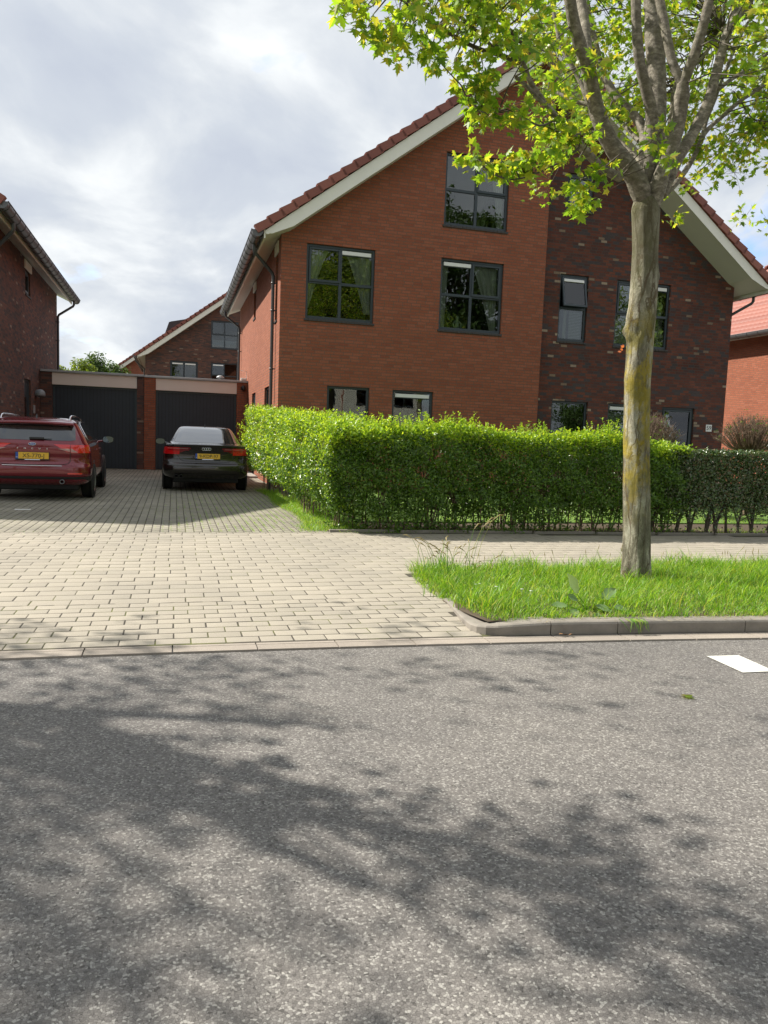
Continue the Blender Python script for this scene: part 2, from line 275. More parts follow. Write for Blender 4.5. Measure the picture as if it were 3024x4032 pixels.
# ------------------------------------------------------------------ mesh helpers
class MB:
    def __init__(s): s.v = []; s.f = []; s.sm = []
    def add(s, vs, fs, smooth=False):
        o = len(s.v); s.v += [tuple(map(float, v)) for v in vs]; s.f += [tuple(i+o for i in f) for f in fs]; s.sm += [smooth]*len(fs); return s
    def box(s, x0, x1, y0, y1, z0, z1, bev=0):
        if x1 < x0: x0, x1 = x1, x0
        if y1 < y0: y0, y1 = y1, y0
        if z1 < z0: z0, z1 = z1, z0
        if not bev:
            return s.add([(x, y, z) for z in (z0, z1) for y in (y0, y1) for x in (x0, x1)],
                         [(0, 2, 3, 1), (4, 5, 7, 6), (0, 1, 5, 4), (2, 6, 7, 3), (0, 4, 6, 2), (1, 3, 7, 5)])
        b = min(bev, .4*min(x1-x0, y1-y0, z1-z0)); P = []
        for ax in range(3):
            for sg in (0, 1):
                for c in ((0, 0), (1, 0), (1, 1), (0, 1)):
                    lo = (x0, y0, z0); hi = (x1, y1, z1); q = [0, 0, 0]; q[ax] = (lo, hi)[sg][ax]
                    o = [a for a in range(3) if a != ax]
                    for k, a in enumerate(o): q[a] = (hi[a]-b) if c[k] else (lo[a]+b)
                    P.append(tuple(q))
        import itertools
        F = []
        def face(ax, sg): return [ (ax*2+sg)*4+i for i in range(4)]
        for ax in range(3):
            F.append(tuple(reversed(face(ax, 0)))); F.append(tuple(face(ax, 1)))
        def near(ax, sg, cond): return [i for i in face(ax, sg) if all((P[i][a] > (x0+x1, y0+y1, z0+z1)[a]/2) == bool(v) for a, v in cond.items())]
        for a, b2 in ((0, 1), (0, 2), (1, 2)):
            c3 = 3-a-b2
            for sa in (0, 1):
                for sb in (0, 1):
                    e1 = [near(a, sa, {b2: sb, c3: k})[0] for k in (0, 1)]; e2 = [near(b2, sb, {a: sa, c3: k})[0] for k in (0, 1)]
                    F.append((e1[0], e1[1], e2[1], e2[0]))
        for sa in (0, 1):
            for sb in (0, 1):
                for sc_ in (0, 1):
                    F.append((near(0, sa, {1: sb, 2: sc_})[0], near(1, sb, {0: sa, 2: sc_})[0], near(2, sc_, {0: sa, 1: sb})[0]))
        return s.add(P, F)
    def tube(s, pts, rad, n=10, cap=True, smooth=True):
        pts = [Vector(p) for p in pts]; rs = rad if isinstance(rad, (list, tuple)) else [rad]*len(pts)
        vs = []; up = Vector((0, 0, 1)); prev = None
        for i, p in enumerate(pts):
            d = (pts[min(i+1, len(pts)-1)] - pts[max(i-1, 0)]).normalized()
            if prev is None:
                a = d.cross(up); a = a.normalized() if a.length > .05 else Vector((1, 0, 0))
            else: a = (prev - d*prev.dot(d)); a = a.normalized() if a.length > 1e-4 else Vector((1, 0, 0))
            prev = a; b = d.cross(a)
            for k in range(n):
                t = 2*math.pi*k/n; vs.append(p + (a*math.cos(t) + b*math.sin(t))*rs[i])
        fs = [(i*n+k, i*n+(k+1) % n, (i+1)*n+(k+1) % n, (i+1)*n+k) for i in range(len(pts)-1) for k in range(n)]
        s.add(vs, fs, smooth)
        if cap: s.add(vs[:n], [tuple(range(n-1, -1, -1))]); s.add(vs[-n:], [tuple(range(n))])
        return s
    def lathe(s, c, prof, n=20, axis='z'):
        vs = []
        for r_, h in prof:
            for k in range(n):
                t = 2*math.pi*k/n; a, b = r_*math.cos(t), r_*math.sin(t)
                vs.append({'z': (c[0]+a, c[1]+b, c[2]+h), 'y': (c[0]+a, c[1]+h, c[2]+b), 'x': (c[0]+h, c[1]+a, c[2]+b)}[axis])
        fs = [(i*n+k, i*n+(k+1) % n, (i+1)*n+(k+1) % n, (i+1)*n+k) for i in range(len(prof)-1) for k in range(n)]
        return s.add(vs, fs, True)
    def prism(s, poly, a0, a1, f):      # poly in (p,q), extruded a0..a1; f maps (p,q,a) to xyz
        n = len(poly); vs = [f(p, q, a0) for p, q in poly] + [f(p, q, a1) for p, q in poly]
        return s.add(vs, [tuple(range(n-1, -1, -1)), tuple(range(n, 2*n))] + [(i, (i+1) % n, n+(i+1) % n, n+i) for i in range(n)])
    def build(s, name, m, parent=None, org=(0, 0, 0), sub=0):
        me = bpy.data.meshes.new(name); ox, oy, oz = org
        me.from_pydata([(a-ox, b-oy, c-oz) for a, b, c in s.v], [], s.f)
        me.polygons.foreach_set('use_smooth', s.sm); me.materials.append(m if not isinstance(m, str) else M[m]); me.update()
        import bmesh
        bm = bmesh.new(); bm.from_mesh(me); bmesh.ops.remove_doubles(bm, verts=bm.verts, dist=1e-5) if s.__dict__.get('weld') else None
        bmesh.ops.recalc_face_normals(bm, faces=bm.faces); bm.to_mesh(me); bm.free()
        o = bpy.data.objects.new(name, me); COL.objects.link(o)
        if parent: o.parent = parent
        return o
def bulk(name, V, F, m, parent=None, org=(0, 0, 0), smooth=False):      # V (n,3), F list of equal-length index rows or list of arrays
    V = np.asarray(V, np.float32) - np.asarray(org, np.float32); me = bpy.data.meshes.new(name)
    Fs = F if isinstance(F, list) else [F]
    idx = np.concatenate([f.ravel() for f in Fs]).astype(np.int32); sizes = np.concatenate([np.full(len(f), f.shape[1]) for f in Fs]).astype(np.int32)
    me.vertices.add(len(V)); me.vertices.foreach_set('co', V.ravel()); me.loops.add(len(idx)); me.loops.foreach_set('vertex_index', idx)
    st = np.concatenate([[0], np.cumsum(sizes)[:-1]]).astype(np.int32); me.polygons.add(len(sizes)); me.polygons.foreach_set('loop_start', st); me.polygons.foreach_set('loop_total', sizes)
    if smooth: me.polygons.foreach_set('use_smooth', np.ones(len(sizes), bool))
    me.update(calc_edges=True); me.materials.append(M[m] if isinstance(m, str) else m)
    o = bpy.data.objects.new(name, me); COL.objects.link(o)
    if parent: o.parent = parent
    return o
def tag(o, label=None, cat=None, group=None, kind=None):
    if label: o['label'] = label
    if cat: o['category'] = cat
    if group: o['group'] = group
    if kind: o['kind'] = kind
    return o
def thing(name, label, cat, loc=(0, 0, 0), group=None, rz=0):
    o = bpy.data.objects.new(name, None); COL.objects.link(o); o.location = loc; o.rotation_euler = (0, 0, rz); o.empty_display_size = .3
    return tag(o, label, cat, group)
def copy_tree(o, parent=None):
    c = o.copy(); COL.objects.link(c); c.parent = parent
    for ch in list(o.children): copy_tree(ch, c)
    return c
def text_part(body, size, m, parent, mat4, name='lettering', extrude=.001):
    cu = bpy.data.curves.new(name, 'FONT'); cu.body = body; cu.size = size; cu.align_x = 'CENTER'; cu.align_y = 'CENTER'; cu.extrude = extrude; cu.resolution_u = 3
    tmp = bpy.data.objects.new(name, cu); COL.objects.link(tmp); bpy.context.view_layer.update()
    me = bpy.data.meshes.new_from_object(tmp.evaluated_get(bpy.context.evaluated_depsgraph_get())); bpy.data.objects.remove(tmp)
    me.transform(mat4); me.materials.clear(); me.materials.append(M[m] if isinstance(m, str) else m)
    o = bpy.data.objects.new(name, me); COL.objects.link(o); o.parent = parent; return o
def scatter(T, faces, P, Nn, D, S):      # template verts T (k,3): x right, y along leaf, z normal; placed at P with normal Nn, direction D, size S
    Nn = Nn/np.linalg.norm(Nn, axis=1, keepdims=True); D = D - Nn*(D*Nn).sum(1, keepdims=True); D /= np.linalg.norm(D, axis=1, keepdims=True)+1e-9
    X = np.cross(D, Nn); S = S[:, None, None]
    V = P[:, None, :] + S*(T[None, :, 0:1]*X[:, None, :] + T[None, :, 1:2]*D[:, None, :] + T[None, :, 2:3]*Nn[:, None, :])
    n, k = len(P), len(T); out = []
    for f in faces: f = np.array(f); out.append((f[None] + (np.arange(n)*k)[:, None, None]).reshape(-1, f.shape[-1]))
    return V.reshape(-1, 3), out
def unit(n): v = rng.normal(size=(n, 3)); return v/np.linalg.norm(v, axis=1, keepdims=True)
# ------------------------------------------------------------------ ground, road, paving
tag(MB().box(-400, 400, -300, 600, -.5, -.08).build('ground', 'farground'), kind='structure')
def yk(x):
    if x > 5: return yk(5) - .10*(x-5)*.6
    if x < -2: return yk(-2) + .015*(-2-x)
    return 4.60 - .025*x - .009*x*x
xs = np.linspace(-60, 60, 241); mb = MB()
for a, b in zip(xs[:-1], xs[1:]): mb.add([(a, -4.2, -.014), (b, -4.2, -.014), (b, yk(b)-.155, -.014), (a, yk(a)-.155, -.014)], [(0, 1, 2, 3)])
mb.weld = True; tag(mb.build('road', 'asphalt'), kind='structure')
tag(MB().box(-60, 60, -11.5, -4.2, -.07, .06).build('far_pavement', 'concrete'), kind='structure')
mb = MB().box(2.3, 60, 5.2, 31, -.075, -.0018); xs = np.linspace(-60, 2.3, 90)
mb.add([(x, y, -.0018) for x in xs for y in (yk(x)-.006, 31)], [(2*i, 2*i+2, 2*i+3, 2*i+1) for i in range(len(xs)-1)])
tag(mb.build('driveway_base', 'joint'), kind='structure')
tag(MB().box(-60, 60, 4.0, 5.3, -.07, -.016).build('kerb_footing', 'concrete'), kind='structure')
def pavers(name, rows, m, mask, ch=.0018, tilt=.0004, warp=None, z0=0.0):      # rows: (x0,x1,y0,y1) of every stone
    A = np.array([r for r in rows if mask((r[0]+r[1])/2, (r[2]+r[3])/2)]); n = len(A)
    x0, x1, y0, y1 = A.T; j = rng.normal(0, .0009, (n, 4)); x0 = x0+j[:, 0]; x1 = x1+j[:, 1]; y0 = y0+j[:, 2]; y1 = y1+j[:, 3]
    cx = np.stack([x0, x1, x1, x0], 1); cy = np.stack([y0, y0, y1, y1], 1); sx = np.array([1, -1, -1, 1]); sy = np.array([1, 1, -1, -1])
    lo = np.stack([cx, cy, np.full((n, 4), z0-.014)], 2); md = np.stack([cx, cy, z0-.0003+rng.normal(0, tilt*.2, (n, 4))], 2)
    base = rng.normal(0, tilt, (n, 1)) + rng.normal(0, tilt*.6, (n, 4))
    md[:, :, 2] += base
    tp = np.stack([cx+sx*ch, cy+sy*ch, z0+base], 2)
    V = np.concatenate([lo, md, tp], 1)
    if warp: V[:, :, 1] += warp(V[:, :, 0], V[:, :, 1])
    f = [(8, 9, 10, 11)] + [(i, (i+1) % 4, 4+(i+1) % 4, 4+i) for i in range(4)] + [(4+i, 4+(i+1) % 4, 8+(i+1) % 4, 8+i) for i in range(4)]
    F = (np.array(f)[None] + (np.arange(n)*12)[:, None, None]).reshape(-1, 4)
    return tag(bulk(name, V.reshape(-1, 3), F, m), kind='structure')
def grid(x0, x1, y0, y1, L, Wd, gap, alongy=False, offs=.5):
    rows = []; i = 0
    if not alongy:
        y = y0
        while y < y1-1e-6:
            x = x0 - L*(offs if i % 2 else 0) + random.uniform(-.012, .012); 
            while x < x1: rows.append((x, x+L-gap*1.3, y, min(y+Wd, y1)-gap*2.0)); x += L
            y += Wd; i += 1
    else:
        x = x0
        while x < x1-1e-6:
            y = y0 - L*(offs if i % 2 else 0) + random.uniform(-.012, .012)
            while y < y1:
                if y+L > y0+.02: rows.append((x, x+Wd-gap, max(y, y0), min(y+L, y1)-gap*1.7))
                y += L
            x += Wd; i += 1
    return rows
vb = [(2.02, 4.4), (2.02, 4.94), (2.10, 5.37), (2.14, 5.75), (2.16, 6.3), (2.25, 6.88), (30, 6.95), (30, 4.0)]
def inpoly(x, y, P):
    c = False; n = len(P)
    for i in range(n):
        a, b = P[i], P[i-1]
        if (a[1] > y) != (b[1] > y) and x < (b[0]-a[0])*(y-a[1])/(b[1]-a[1])+a[0]: c = not c
    return c
wf = lambda X, Y: (np.interp(X, np.linspace(-12, 8, 60), [yk(t)-4.547 for t in np.linspace(-12, 8, 60)]))*np.clip((5.76-Y)/1.2, 0, 1)
pavers('driveway_paving', grid(-9, 2.2, 4.56, 5.76, .212, .1333, .007), 'paver', lambda x, y: not inpoly(x-.02, y, vb) and not (x < -3.9 and y < 7), warp=wf)
pavers('pavement', grid(-9, 14, 5.76, 9.70, .276, .1713, .007), 'paver', lambda x, y: not inpoly(x-.06, y, vb) and not (x < -3.9 and y < 6.95) and y < 9.78-(max(0, x-2))*.055)
pavers('driveway_edge_course', grid(-9, 2.3, 9.70, 9.81, .212, .108, .007), 'paver', lambda x, y: True)
pavers('driveway', grid(-9, 2.34, 9.82, 25.4, .212, .1065, .013, True), 'paver_far', lambda x, y: True, ch=.003, tilt=.0004)
# flat gutter stones between kerb and asphalt
mbk = MB(); x = -14
while x < 12:
    L = .5; g = .004
    for (o0, o1) in ((.155, .052), (.046, .010)):
        q = [(x+g, yk(x+g)-o0), (x+L-g, yk(x+L-g)-o0), (x+L-g, yk(x+L-g)-o1), (x+g, yk(x+g)-o1)]
        mbk.add([(a, b, -.016) for a, b in q]+[(a, b, -.002) for a, b in q], [(4, 5, 6, 7), (0, 1, 5, 4), (1, 2, 6, 5), (2, 3, 7, 6), (3, 0, 4, 7)])
    x += L
tag(mbk.build('gutter_strip', 'band'), kind='structure')
# raised kerb round the verge
kp = [(12-.5*i, yk(12-.5*i)) for i in range(20)]; kp = [p for p in kp if p[0] > 2.25]
kp += [(2.22, 4.500), (2.12, 4.512), (2.045, 4.545), (2.0, 4.60), (1.985, 4.67), (1.995, 4.78), (2.02, 4.94), (2.06, 5.16), (2.10, 5.37), (2.135, 5.62)]
def sweep_kerb(pts, h0, h1, wd=.12):
    P = [Vector((a, b, 0)) for a, b in pts]; vs = []; n = len(P); prof = [(0, -.02), (0, .78), (.008, .92), (.025, 1.0), (wd-.005, 1.0), (wd+.005, .3)]
    for i, p in enumerate(P):
        d = (P[min(i+1, n-1)]-P[max(i-1, 0)]).normalized(); nr = Vector((d.y, -d.x, 0)); h = h0+(h1-h0)*i/(n-1)
        vs += [p + nr*a + Vector((0, 0, (h*b))) for a, b in prof]
    k = len(prof); fs = [(i*k+j, i*k+j+1, (i+1)*k+j+1, (i+1)*k+j) for i in range(n-1) for j in range(k-1)]
    fs += [tuple(range(k)), tuple(range((n-1)*k, n*k))]; return vs, fs
mb = MB(); straight = [p for p in kp if p[0] > 2.3]
for i in range(0, len(straight)-1, 2):
    seg = straight[i:i+3]
    a, b = Vector(seg[0]), Vector(seg[-1]); d = (b-a).normalized()*.003
    seg = [tuple(a+d)]+seg[1:-1]+[tuple(b-d)]
    if len(seg) > 1: mb.add(*sweep_kerb(seg, .09, .09))
last = straight[-1] if len(straight) % 2 else straight[-1]
mb.add(*sweep_kerb([(last[0]-.004, last[1]+.0003)]+[(last[0]*.5+1.12, yk(2.3))]+kp[len(straight):], .09, .015, .165))
tag(mb.build('kerb', 'kerb'), kind='structure')
# verge soil
def vz(x, y):
    xl = float(np.interp(y, [4.5, 4.7, 5.0, 5.4, 5.75, 6.3, 6.9], [2.12, 2.10, 2.10, 2.14, 2.14, 2.17, 2.27])); kh = .09*max(0, 1-(y-4.62)/1.15)
    return min(vz0(x, y), kh-.012+max(0, x-xl)*.22)
def vz0(x, y): return max(.0, min(.085, .085 - (y-4.9)*.035)) + .012*math.sin(x*3.1+y*2)*math.sin(y*4.3)
mb = MB(); X = np.linspace(2.0, 12, 101); Y = np.linspace(0, 1, 22)
vs = []
for x in X:
    for t in Y:
        y0 = yk(x)+.09 if x > 2.2 else 4.60; y = y0 + (6.9-y0)*t; e = min(1, (1-t)*12, (x-1.99)*9 if x < 2.2 else 1)
        xx = max(x, float(np.interp(y, [4.6, 5.0, 5.4, 5.75, 6.3, 6.9], [2.10, 2.09, 2.13, 2.14, 2.17, 2.27])))
        vs.append((xx-.02, y, vz(xx, y)*max(0, min(1, (1-t)*12)) - .004))
ny = len(Y); mb.add(vs, [(i*ny+j, (i+1)*ny+j, (i+1)*ny+j+1, i*ny+j+1) for i in range(len(X)-1) for j in range(ny-1)], True)
tag(mb.build('verge_soil', 'soil'), kind='structure')
tag(MB().box(-30, -3.95, 4.72, 6.93, -.07, .05).build('left_verge_soil', 'soil'), kind='structure')
MB_ = MB()
for i in range(24): MB_.box(-4.0-i, -4.996-i, yk(-4)-.02, yk(-4)+.12, -.03, .09, .012)
tag(MB_.build('left_kerb', 'kerb'), kind='structure')
# hedge edging, garden lawn, bed strip
mb = MB(); x = 2.05
while x < 14: y = 9.86-(x-2)*.058; mb.box(x, x+.994, y, y+.055, -.03, .035, .006); x += 1.0
tag(mb.build('garden_edging', 'kerb'), kind='structure')
mb = MB().box(2.05, 34, 9.9, 10.9, -.06, .012); tag(mb.build('hedge_bed', 'soil'), kind='structure')
mb = MB().box(2.37, 15.4, 10.9, 17.80, -.06, .03); tag(mb.build('garden_lawn', 'lawn'), kind='structure')
tag(MB().box(15.4, 34, 10.9, 30, -.06, .0).build('neighbour_paving', 'concrete'), kind='structure')
tag(MB().box(-30, -4.08, 9.9, 40, -.06, .0).build('neighbour_garden', 'lawn'), kind='structure')
tag(MB().add([(3.275, 3.555, -.0095), (3.50, 3.545, -.0095), (3.525, 3.875, -.0095), (3.29, 3.89, -.0095)], [(0, 1, 2, 3)]).build('road_marking', 'roadpaint'), kind='structure')
tag(MB().box(-2.35, -2.13, 12.42, 12.50, -.01, .008).build('painted_paver', 'white'), kind='structure')
tag(MB().box(2.02, 2.36, 21.9, 24.6, -.05, .06, .01).build('doorstep', 'concrete'), kind='structure')

# ------------------------------------------------------------------ buildings
SL = .755; WID = 12.99; DEP = 11.3; RX = WID/2; STEP = 6.81; REC = .4
def under(x):                                     # underside of the roof slab at local x
    d = RX - abs(x-RX); 
    return 6.035 + SL*(d-.195) if d >= .195 else 6.035 + .446*(d-.195)
def top(x): d = RX - abs(x-RX); return 5.87 + SL*(d+.42)
def holes_wall(outer, holes, f, thick=.13):
    """flat wall with openings; f(u,w,d) gives xyz, d is depth into the wall"""
    mb = MB(); loops = [outer] + holes; allp = [p for l in loops for p in l]
    tr = tessellate_polygon([[Vector((u, w, 0)) for u, w in l] for l in loops])
    mb.add([f(u, w, 0) for u, w in allp], [tuple(t) for t in tr])
    for h in holes:
        n = len(h); mb.add([f(u, w, 0) for u, w in h]+[f(u, w, thick) for u, w in h], [(i, (i+1) % n, n+(i+1) % n, n+i) for i in range(n)])
    # inner skin keeps daylight out of the wall thickness
    mb.add([f(u, w, thick) for u, w in allp], [tuple(reversed(t)) for t in tr])
    return mb
def rect(a, b, c, d): return [(a, c), (b, c), (b, d), (a, d)]
def fbox(mb, f, u0, u1, w0, w1, d0, d1, bev=.004):
    a = f(u0, w0, d0); b = f(u1, w1, d1); mb.box(min(a[0], b[0]), max(a[0], b[0]), min(a[1], b[1]), max(a[1], b[1]), min(a[2], b[2]), max(a[2], b[2]), bev)
def window(root, f, u0, u1, w0, w1, cols=1, rows=1, casement=(), vents=(), extra=(), label=None, sill=True, rb=None, opened=None, ledge='sill', split=None):
    """children of one building: window > frame, casement, pane, vent, curtain / blind"""
    fr = MB(); F = .06; d0, d1 = .055, .125
    fbox(fr, f, u0, u0+F, w0, w1, d0, d1); fbox(fr, f, u1-F, u1, w0, w1, d0, d1); fbox(fr, f, u0+F, u1-F, w1-F, w1, d0+.001, d1); fbox(fr, f, u0+F, u1-F, w0, w0+F+.015, d0-.004, d1)
    ucut = [u0+F+(u1-u0-2*F)*i/cols for i in range(cols+1)]; sp = split or [i/rows for i in range(rows+1)]
    wcut = [w0+F+(w1-w0-2*F)*t for t in sp]
    for u in ucut[1:-1]: fbox(fr, f, u-.035, u+.035, w0+F, w1-F, d0+.004, d1)
    for w in wcut[1:-1]: fbox(fr, f, u0+F, u1-F, w-.033, w+.033, d0+.006, d1-.001)
    win = fr.build('window', 'frame', root)
    if label: win['label'] = label
    pn = MB()
    for i in range(cols):
        for j in range(len(wcut)-1):
            a, b, c, d = ucut[i], ucut[i+1], wcut[j], wcut[j+1]
            if (i, j) in casement:
                cs = MB(); K = .058
                for q in ((a+.008, a+K, c+.008, d-.008), (b-K, b-.008, c+.008, d-.008), (a+K, b-K, d-K, d-.008), (a+K, b-K, c+.008, c+K+.008)): fbox(cs, f, *q, .034, .10)
                if opened == (i, j):
                    ob = cs.build('casement', 'frame', win); P = f(a, d-.02, .05)
                    ang = R(13); T = Matrix.Translation(P) @ Matrix.Rotation(-ang, 4, 'X') @ Matrix.Translation(-Vector(P))
                    gp = MB(); fbox(gp, f, a+K, b-K, c+K, d-K, .06, .064, 0); g_ = gp.build('pane', 'glass', win)
                    gv = MB(); fbox(gv, f, a+K+.005, b-K-.005, d-K-.075, d-K, .03, .058); v_ = gv.build('vent', 'white', win)
                    for o_ in (ob, g_, v_): o_.data.transform(T)
                    continue
                cs.build('casement', 'frame', win)
                fbox(pn, f, a+K-.004, b-K+.004, c+K, d-K+.004, .070, .074, 0)
            else: fbox(pn, f, a-.01, b+.01, c-.01, d+.01, .088, .092, 0)
            if (i, j) in vents:
                v = MB(); q = K+.01 if (i, j) in casement else .03
                fbox(v, f, a+q, b-q, d-q-.085, d-q+.005, .05, .084, .006); v.build('vent', 'white', win)
                v = MB(); fbox(v, f, a+q, b-q, d-q-.105, d-q-.085, .056, .084, .003); v.build('vent_grille', 'frame', win)
    if pn.v: pn.build('pane', 'glass', win)
    if sill:
        s = MB(); n = max(2, int((u1-u0+.06)/.10)); L = (u1-u0+.06)/n
        for k in range(n): fbox(s, f, u0-.03+k*L+.003, u0-.03+(k+1)*L-.003, w0-.055, w0-.003, -.028, .10, .006)
        fbox(s, f, u0-.02, u1+.02, w0-.05, w0-.006, -.018, .09, 0); s.build('sill', 'sill', win)
    for kind, *a in extra:
        if kind == 'curtain':               # (u at top left,right),(u at bottom left,right), w0,w1
            (ta, tb), (ba, bb), c0, c1 = a; mb = MB(); nx, ny = 26, 14; vs = []
            for j in range(ny):
                t = j/(ny-1); w = c1+(c0-c1)*t; tt = t**.8; l = ta+(ba-ta)*tt; r_ = tb+(bb-tb)*tt
                for i in range(nx): s_ = i/(nx-1); vs.append(f(l+(r_-l)*s_, w, .175+.022*math.sin(s_*26)+.012*math.sin(s_*51+2)))
            mb.add(vs, [(j*nx+i, j*nx+i+1, (j+1)*nx+i+1, (j+1)*nx+i) for j in range(ny-1) for i in range(nx-1)], True); mb.build('curtain', 'curtain', win)
        elif kind == 'blind':
            ua, ub, c0, c1 = a; mb = MB(); fbox(mb, f, ua, ub, c0, c1, .20, .205, 0); mb.build('blind', 'blind', win)
    return win
def house(X0, Y0, brick_l, brick_r, label, wins_l=(), wins_r=(), side_l=(), side_r=(), door=None, name='brick_house', rec=REC, group=None, tiles=True, dps=(.3, 10.6), brk=True):
    root = thing(name, label, 'house', (X0, Y0, 0), group); g = []
    fL = lambda u, w, d: (u, d, w); fR = lambda u, w, d: (u, rec+d, w)
    fS = lambda u, w, d: (d, u, w); fE = lambda u, w, d: (WID-d, u, w)
    up = .06
    oL = [(0, -.1), (STEP, -.1), (STEP, under(STEP)+up), (RX, under(RX)+up), (.195, 6.035+up), (0, under(0)+up)]
    oR = [(STEP, -.1), (WID, -.1), (WID, under(WID)+up), (WID-.195, 6.035+up), (STEP, under(STEP)+up)]
    holes_wall(oL, [rect(*w['r']) for w in wins_l], fL).build('front_wall', brick_l, root)
    holes_wall(oR, [rect(*w['r']) for w in wins_r], fR).build('front_wall', brick_r, root)
    holes_wall([(0, -.1), (DEP, -.1), (DEP, 6.0), (0, 6.0)], [rect(*w['r']) for w in side_l], fS).build('side_wall', brick_l, root)
    holes_wall([(rec, -.1), (DEP, -.1), (DEP, 6.0), (rec, 6.0)], [rect(*w['r']) for w in side_r], fE).build('side_wall', brick_r, root)
    bw = MB().add([(0, DEP, -.1), (WID, DEP, -.1), (WID, DEP, 6.0), (RX, DEP, under(RX)), (0, DEP, 6.0)], [(0, 1, 2, 3, 4)]); bw.build('back_wall', brick_l, root)
    if rec: MB().box(STEP-.12, STEP-.0005, .134, rec+.1, -.1, under(STEP)+up).build('party_return', brick_l, root)
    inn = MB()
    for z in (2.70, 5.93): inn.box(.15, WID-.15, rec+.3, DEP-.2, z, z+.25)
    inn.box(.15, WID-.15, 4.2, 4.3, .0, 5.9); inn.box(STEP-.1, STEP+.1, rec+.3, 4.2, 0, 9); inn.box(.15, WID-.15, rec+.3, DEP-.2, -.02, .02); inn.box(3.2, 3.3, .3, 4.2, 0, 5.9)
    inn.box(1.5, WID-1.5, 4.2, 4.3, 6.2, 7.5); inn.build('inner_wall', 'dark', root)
    for wl, f in ((wins_l, fL), (wins_r, fR), (side_l, fS), (side_r, fE)):
        for w in wl:
            if w.get('door'):
                r0 = w['r']; mb = MB(); fbox(mb, f, r0[0]+.07, r0[1]-.07, .02, r0[3]-.07, .07, .12); d_ = MB(); F = .07
                for q in ((r0[0], r0[0]+F, r0[2], r0[3]), (r0[1]-F, r0[1], r0[2], r0[3]), (r0[0]+F, r0[1]-F, r0[3]-F, r0[3])): fbox(d_, f, *q, .05, .13)
                dd = mb.build('door', 'frame', root); d_.build('door_frame', 'frame', dd)
                m2 = MB(); u = r0[0]+.16; a = f(u, 1.05, .03); b = f(u, 1.05, .075); m2.tube([b, a], .009, 8); c = f(u+.1, 1.05, .03); m2.tube([a, c], .009, 8); m2.build('handle', 'capmetal', dd)
                g2 = MB(); fbox(g2, f, r0[0]+.35, r0[1]-.35, 1.1, 2.1, .062, .068, 0); g2.build('pane', 'glass', dd)
            else:
                kw = {k: v for k, v in w.items() if k not in ('r',)}; window(root, f, *w['r'], **kw)
    # roof slab: verge boards at the ends, soffits below
    prof = [(-.42, 5.80), (-.37, 5.787), (.195, 6.035), (RX, under(RX)), (WID-.195, 6.035), (WID+.37, 5.787), (WID+.42, 5.80), (WID+.42, 5.87), (RX, top(RX)), (-.42, 5.87)]
    n = len(prof); fb = MB()
    vs = [(p, -.46, q) for p, q in prof]+[(p, DEP+.4, q) for p, q in prof]
    left = [0, 1, 2, 3, 8, 9]; right = [3, 4, 5, 6, 7, 8]
    fb.add(vs, [tuple(left), tuple(right), tuple(i+n for i in left), tuple(i+n for i in right)] + [(i, (i+1) % n, n+(i+1) % n, n+i) for i in range(n)])
    roof = fb.build('roof', 'cream', root)
    tr = MB()      # trim line under the verge and a shadow gap board
    for sgn in (1, -1):
        xx = lambda d: d if sgn > 0 else WID-d
        tr.prism([(-.30, 5.835), (.20, 6.055), (RX, under(RX)+.012), (RX, under(RX)-.028), (.20, 6.015), (-.30, 5.795)], -.485, -.461, lambda p, q, a: (xx(p), a, q))
    # fascia behind the gutter
    for xa, xb in ((-.455, -.421), (WID+.421, WID+.455)):
        tr.box(xa, xb, -.44, DEP+.38, 5.70, 5.90, .004)
    # wall plates (cream blocks above the eaves windows)
    tr.build('fascia_board', 'cream', roof)
    # pantiles
    if tiles:
        c = math.cos(math.atan(SL)); Lh = (RX+.5)
        nrow = 25; dh = Lh/nrow; nx = int((DEP+.9)/.05); ys = np.linspace(-.50, DEP+.44, nx)
        wave = .028*np.abs(np.sin(np.pi*(ys+.5)/.235))**.8
        for sgn in (1, -1):
            V = []; F = []
            for r_ in range(nrow):
                for k, (t, lift) in enumerate(((0, .030), (1.06, .008))):
                    d = -.50 + (r_+t)*dh; z = 5.87 + SL*(d+.42) + .055 + lift
                    for y, w_ in zip(ys, wave): V.append((d if sgn > 0 else WID-d, y, z+w_))
                # front lip
                d = -.50+r_*dh; z = 5.87+SL*(d+.42)+.055+.030-.028
                for y, w_ in zip(ys, wave): V.append((d if sgn > 0 else WID-d, y, z+w_))
                b = r_*3*nx
                for i in range(nx-1): F.append((b+i, b+i+1, b+nx+i+1, b+nx+i)); F.append((b+2*nx+i, b+2*nx+i+1, b+i+1, b+i))
            bulk('roof_tiles', np.array(V), np.array(F), 'tile', roof, smooth=True)
    # verge tiles, each a folded piece stepping up the slope
    pit = .278
    for sgn in (1, -1):
        vt = MB(); vb_ = MB()
        xx = lambda d: d if sgn > 0 else WID-d
        d = -.53; k = 0
        while d < RX-.1:
            jz = random.uniform(-.004, .004); e = min(d+pit+.012, RX+.02)
            z0 = 5.87+SL*(d+.42)+.012+jz; z1 = 5.87+SL*(e+.42)+.012+jz
            a0, a1 = .205, .182
            pr = [(d-.055, z0-.01), (e, z1-.0), (e-.105, z1+a1-.055), (d-.155, z0+a0-.055)]
            for (mb_, ya, yb) in ((vt, -.515, -.36), (vb_, DEP+.32, DEP+.46)): mb_.prism(pr, ya, yb, lambda p, q, a: (xx(p), a, q))
            d += pit; k += 1
        vt.build('verge_tiles', 'tile', roof); vb_.build('verge_tiles', 'tile', roof)
    rd = MB(); y = -.5
    while y < DEP+.4: rd.tube([(RX, y, top(RX)+.10), (RX, y+.42, top(RX)+.115)], [.13, .118], 12); y += .38
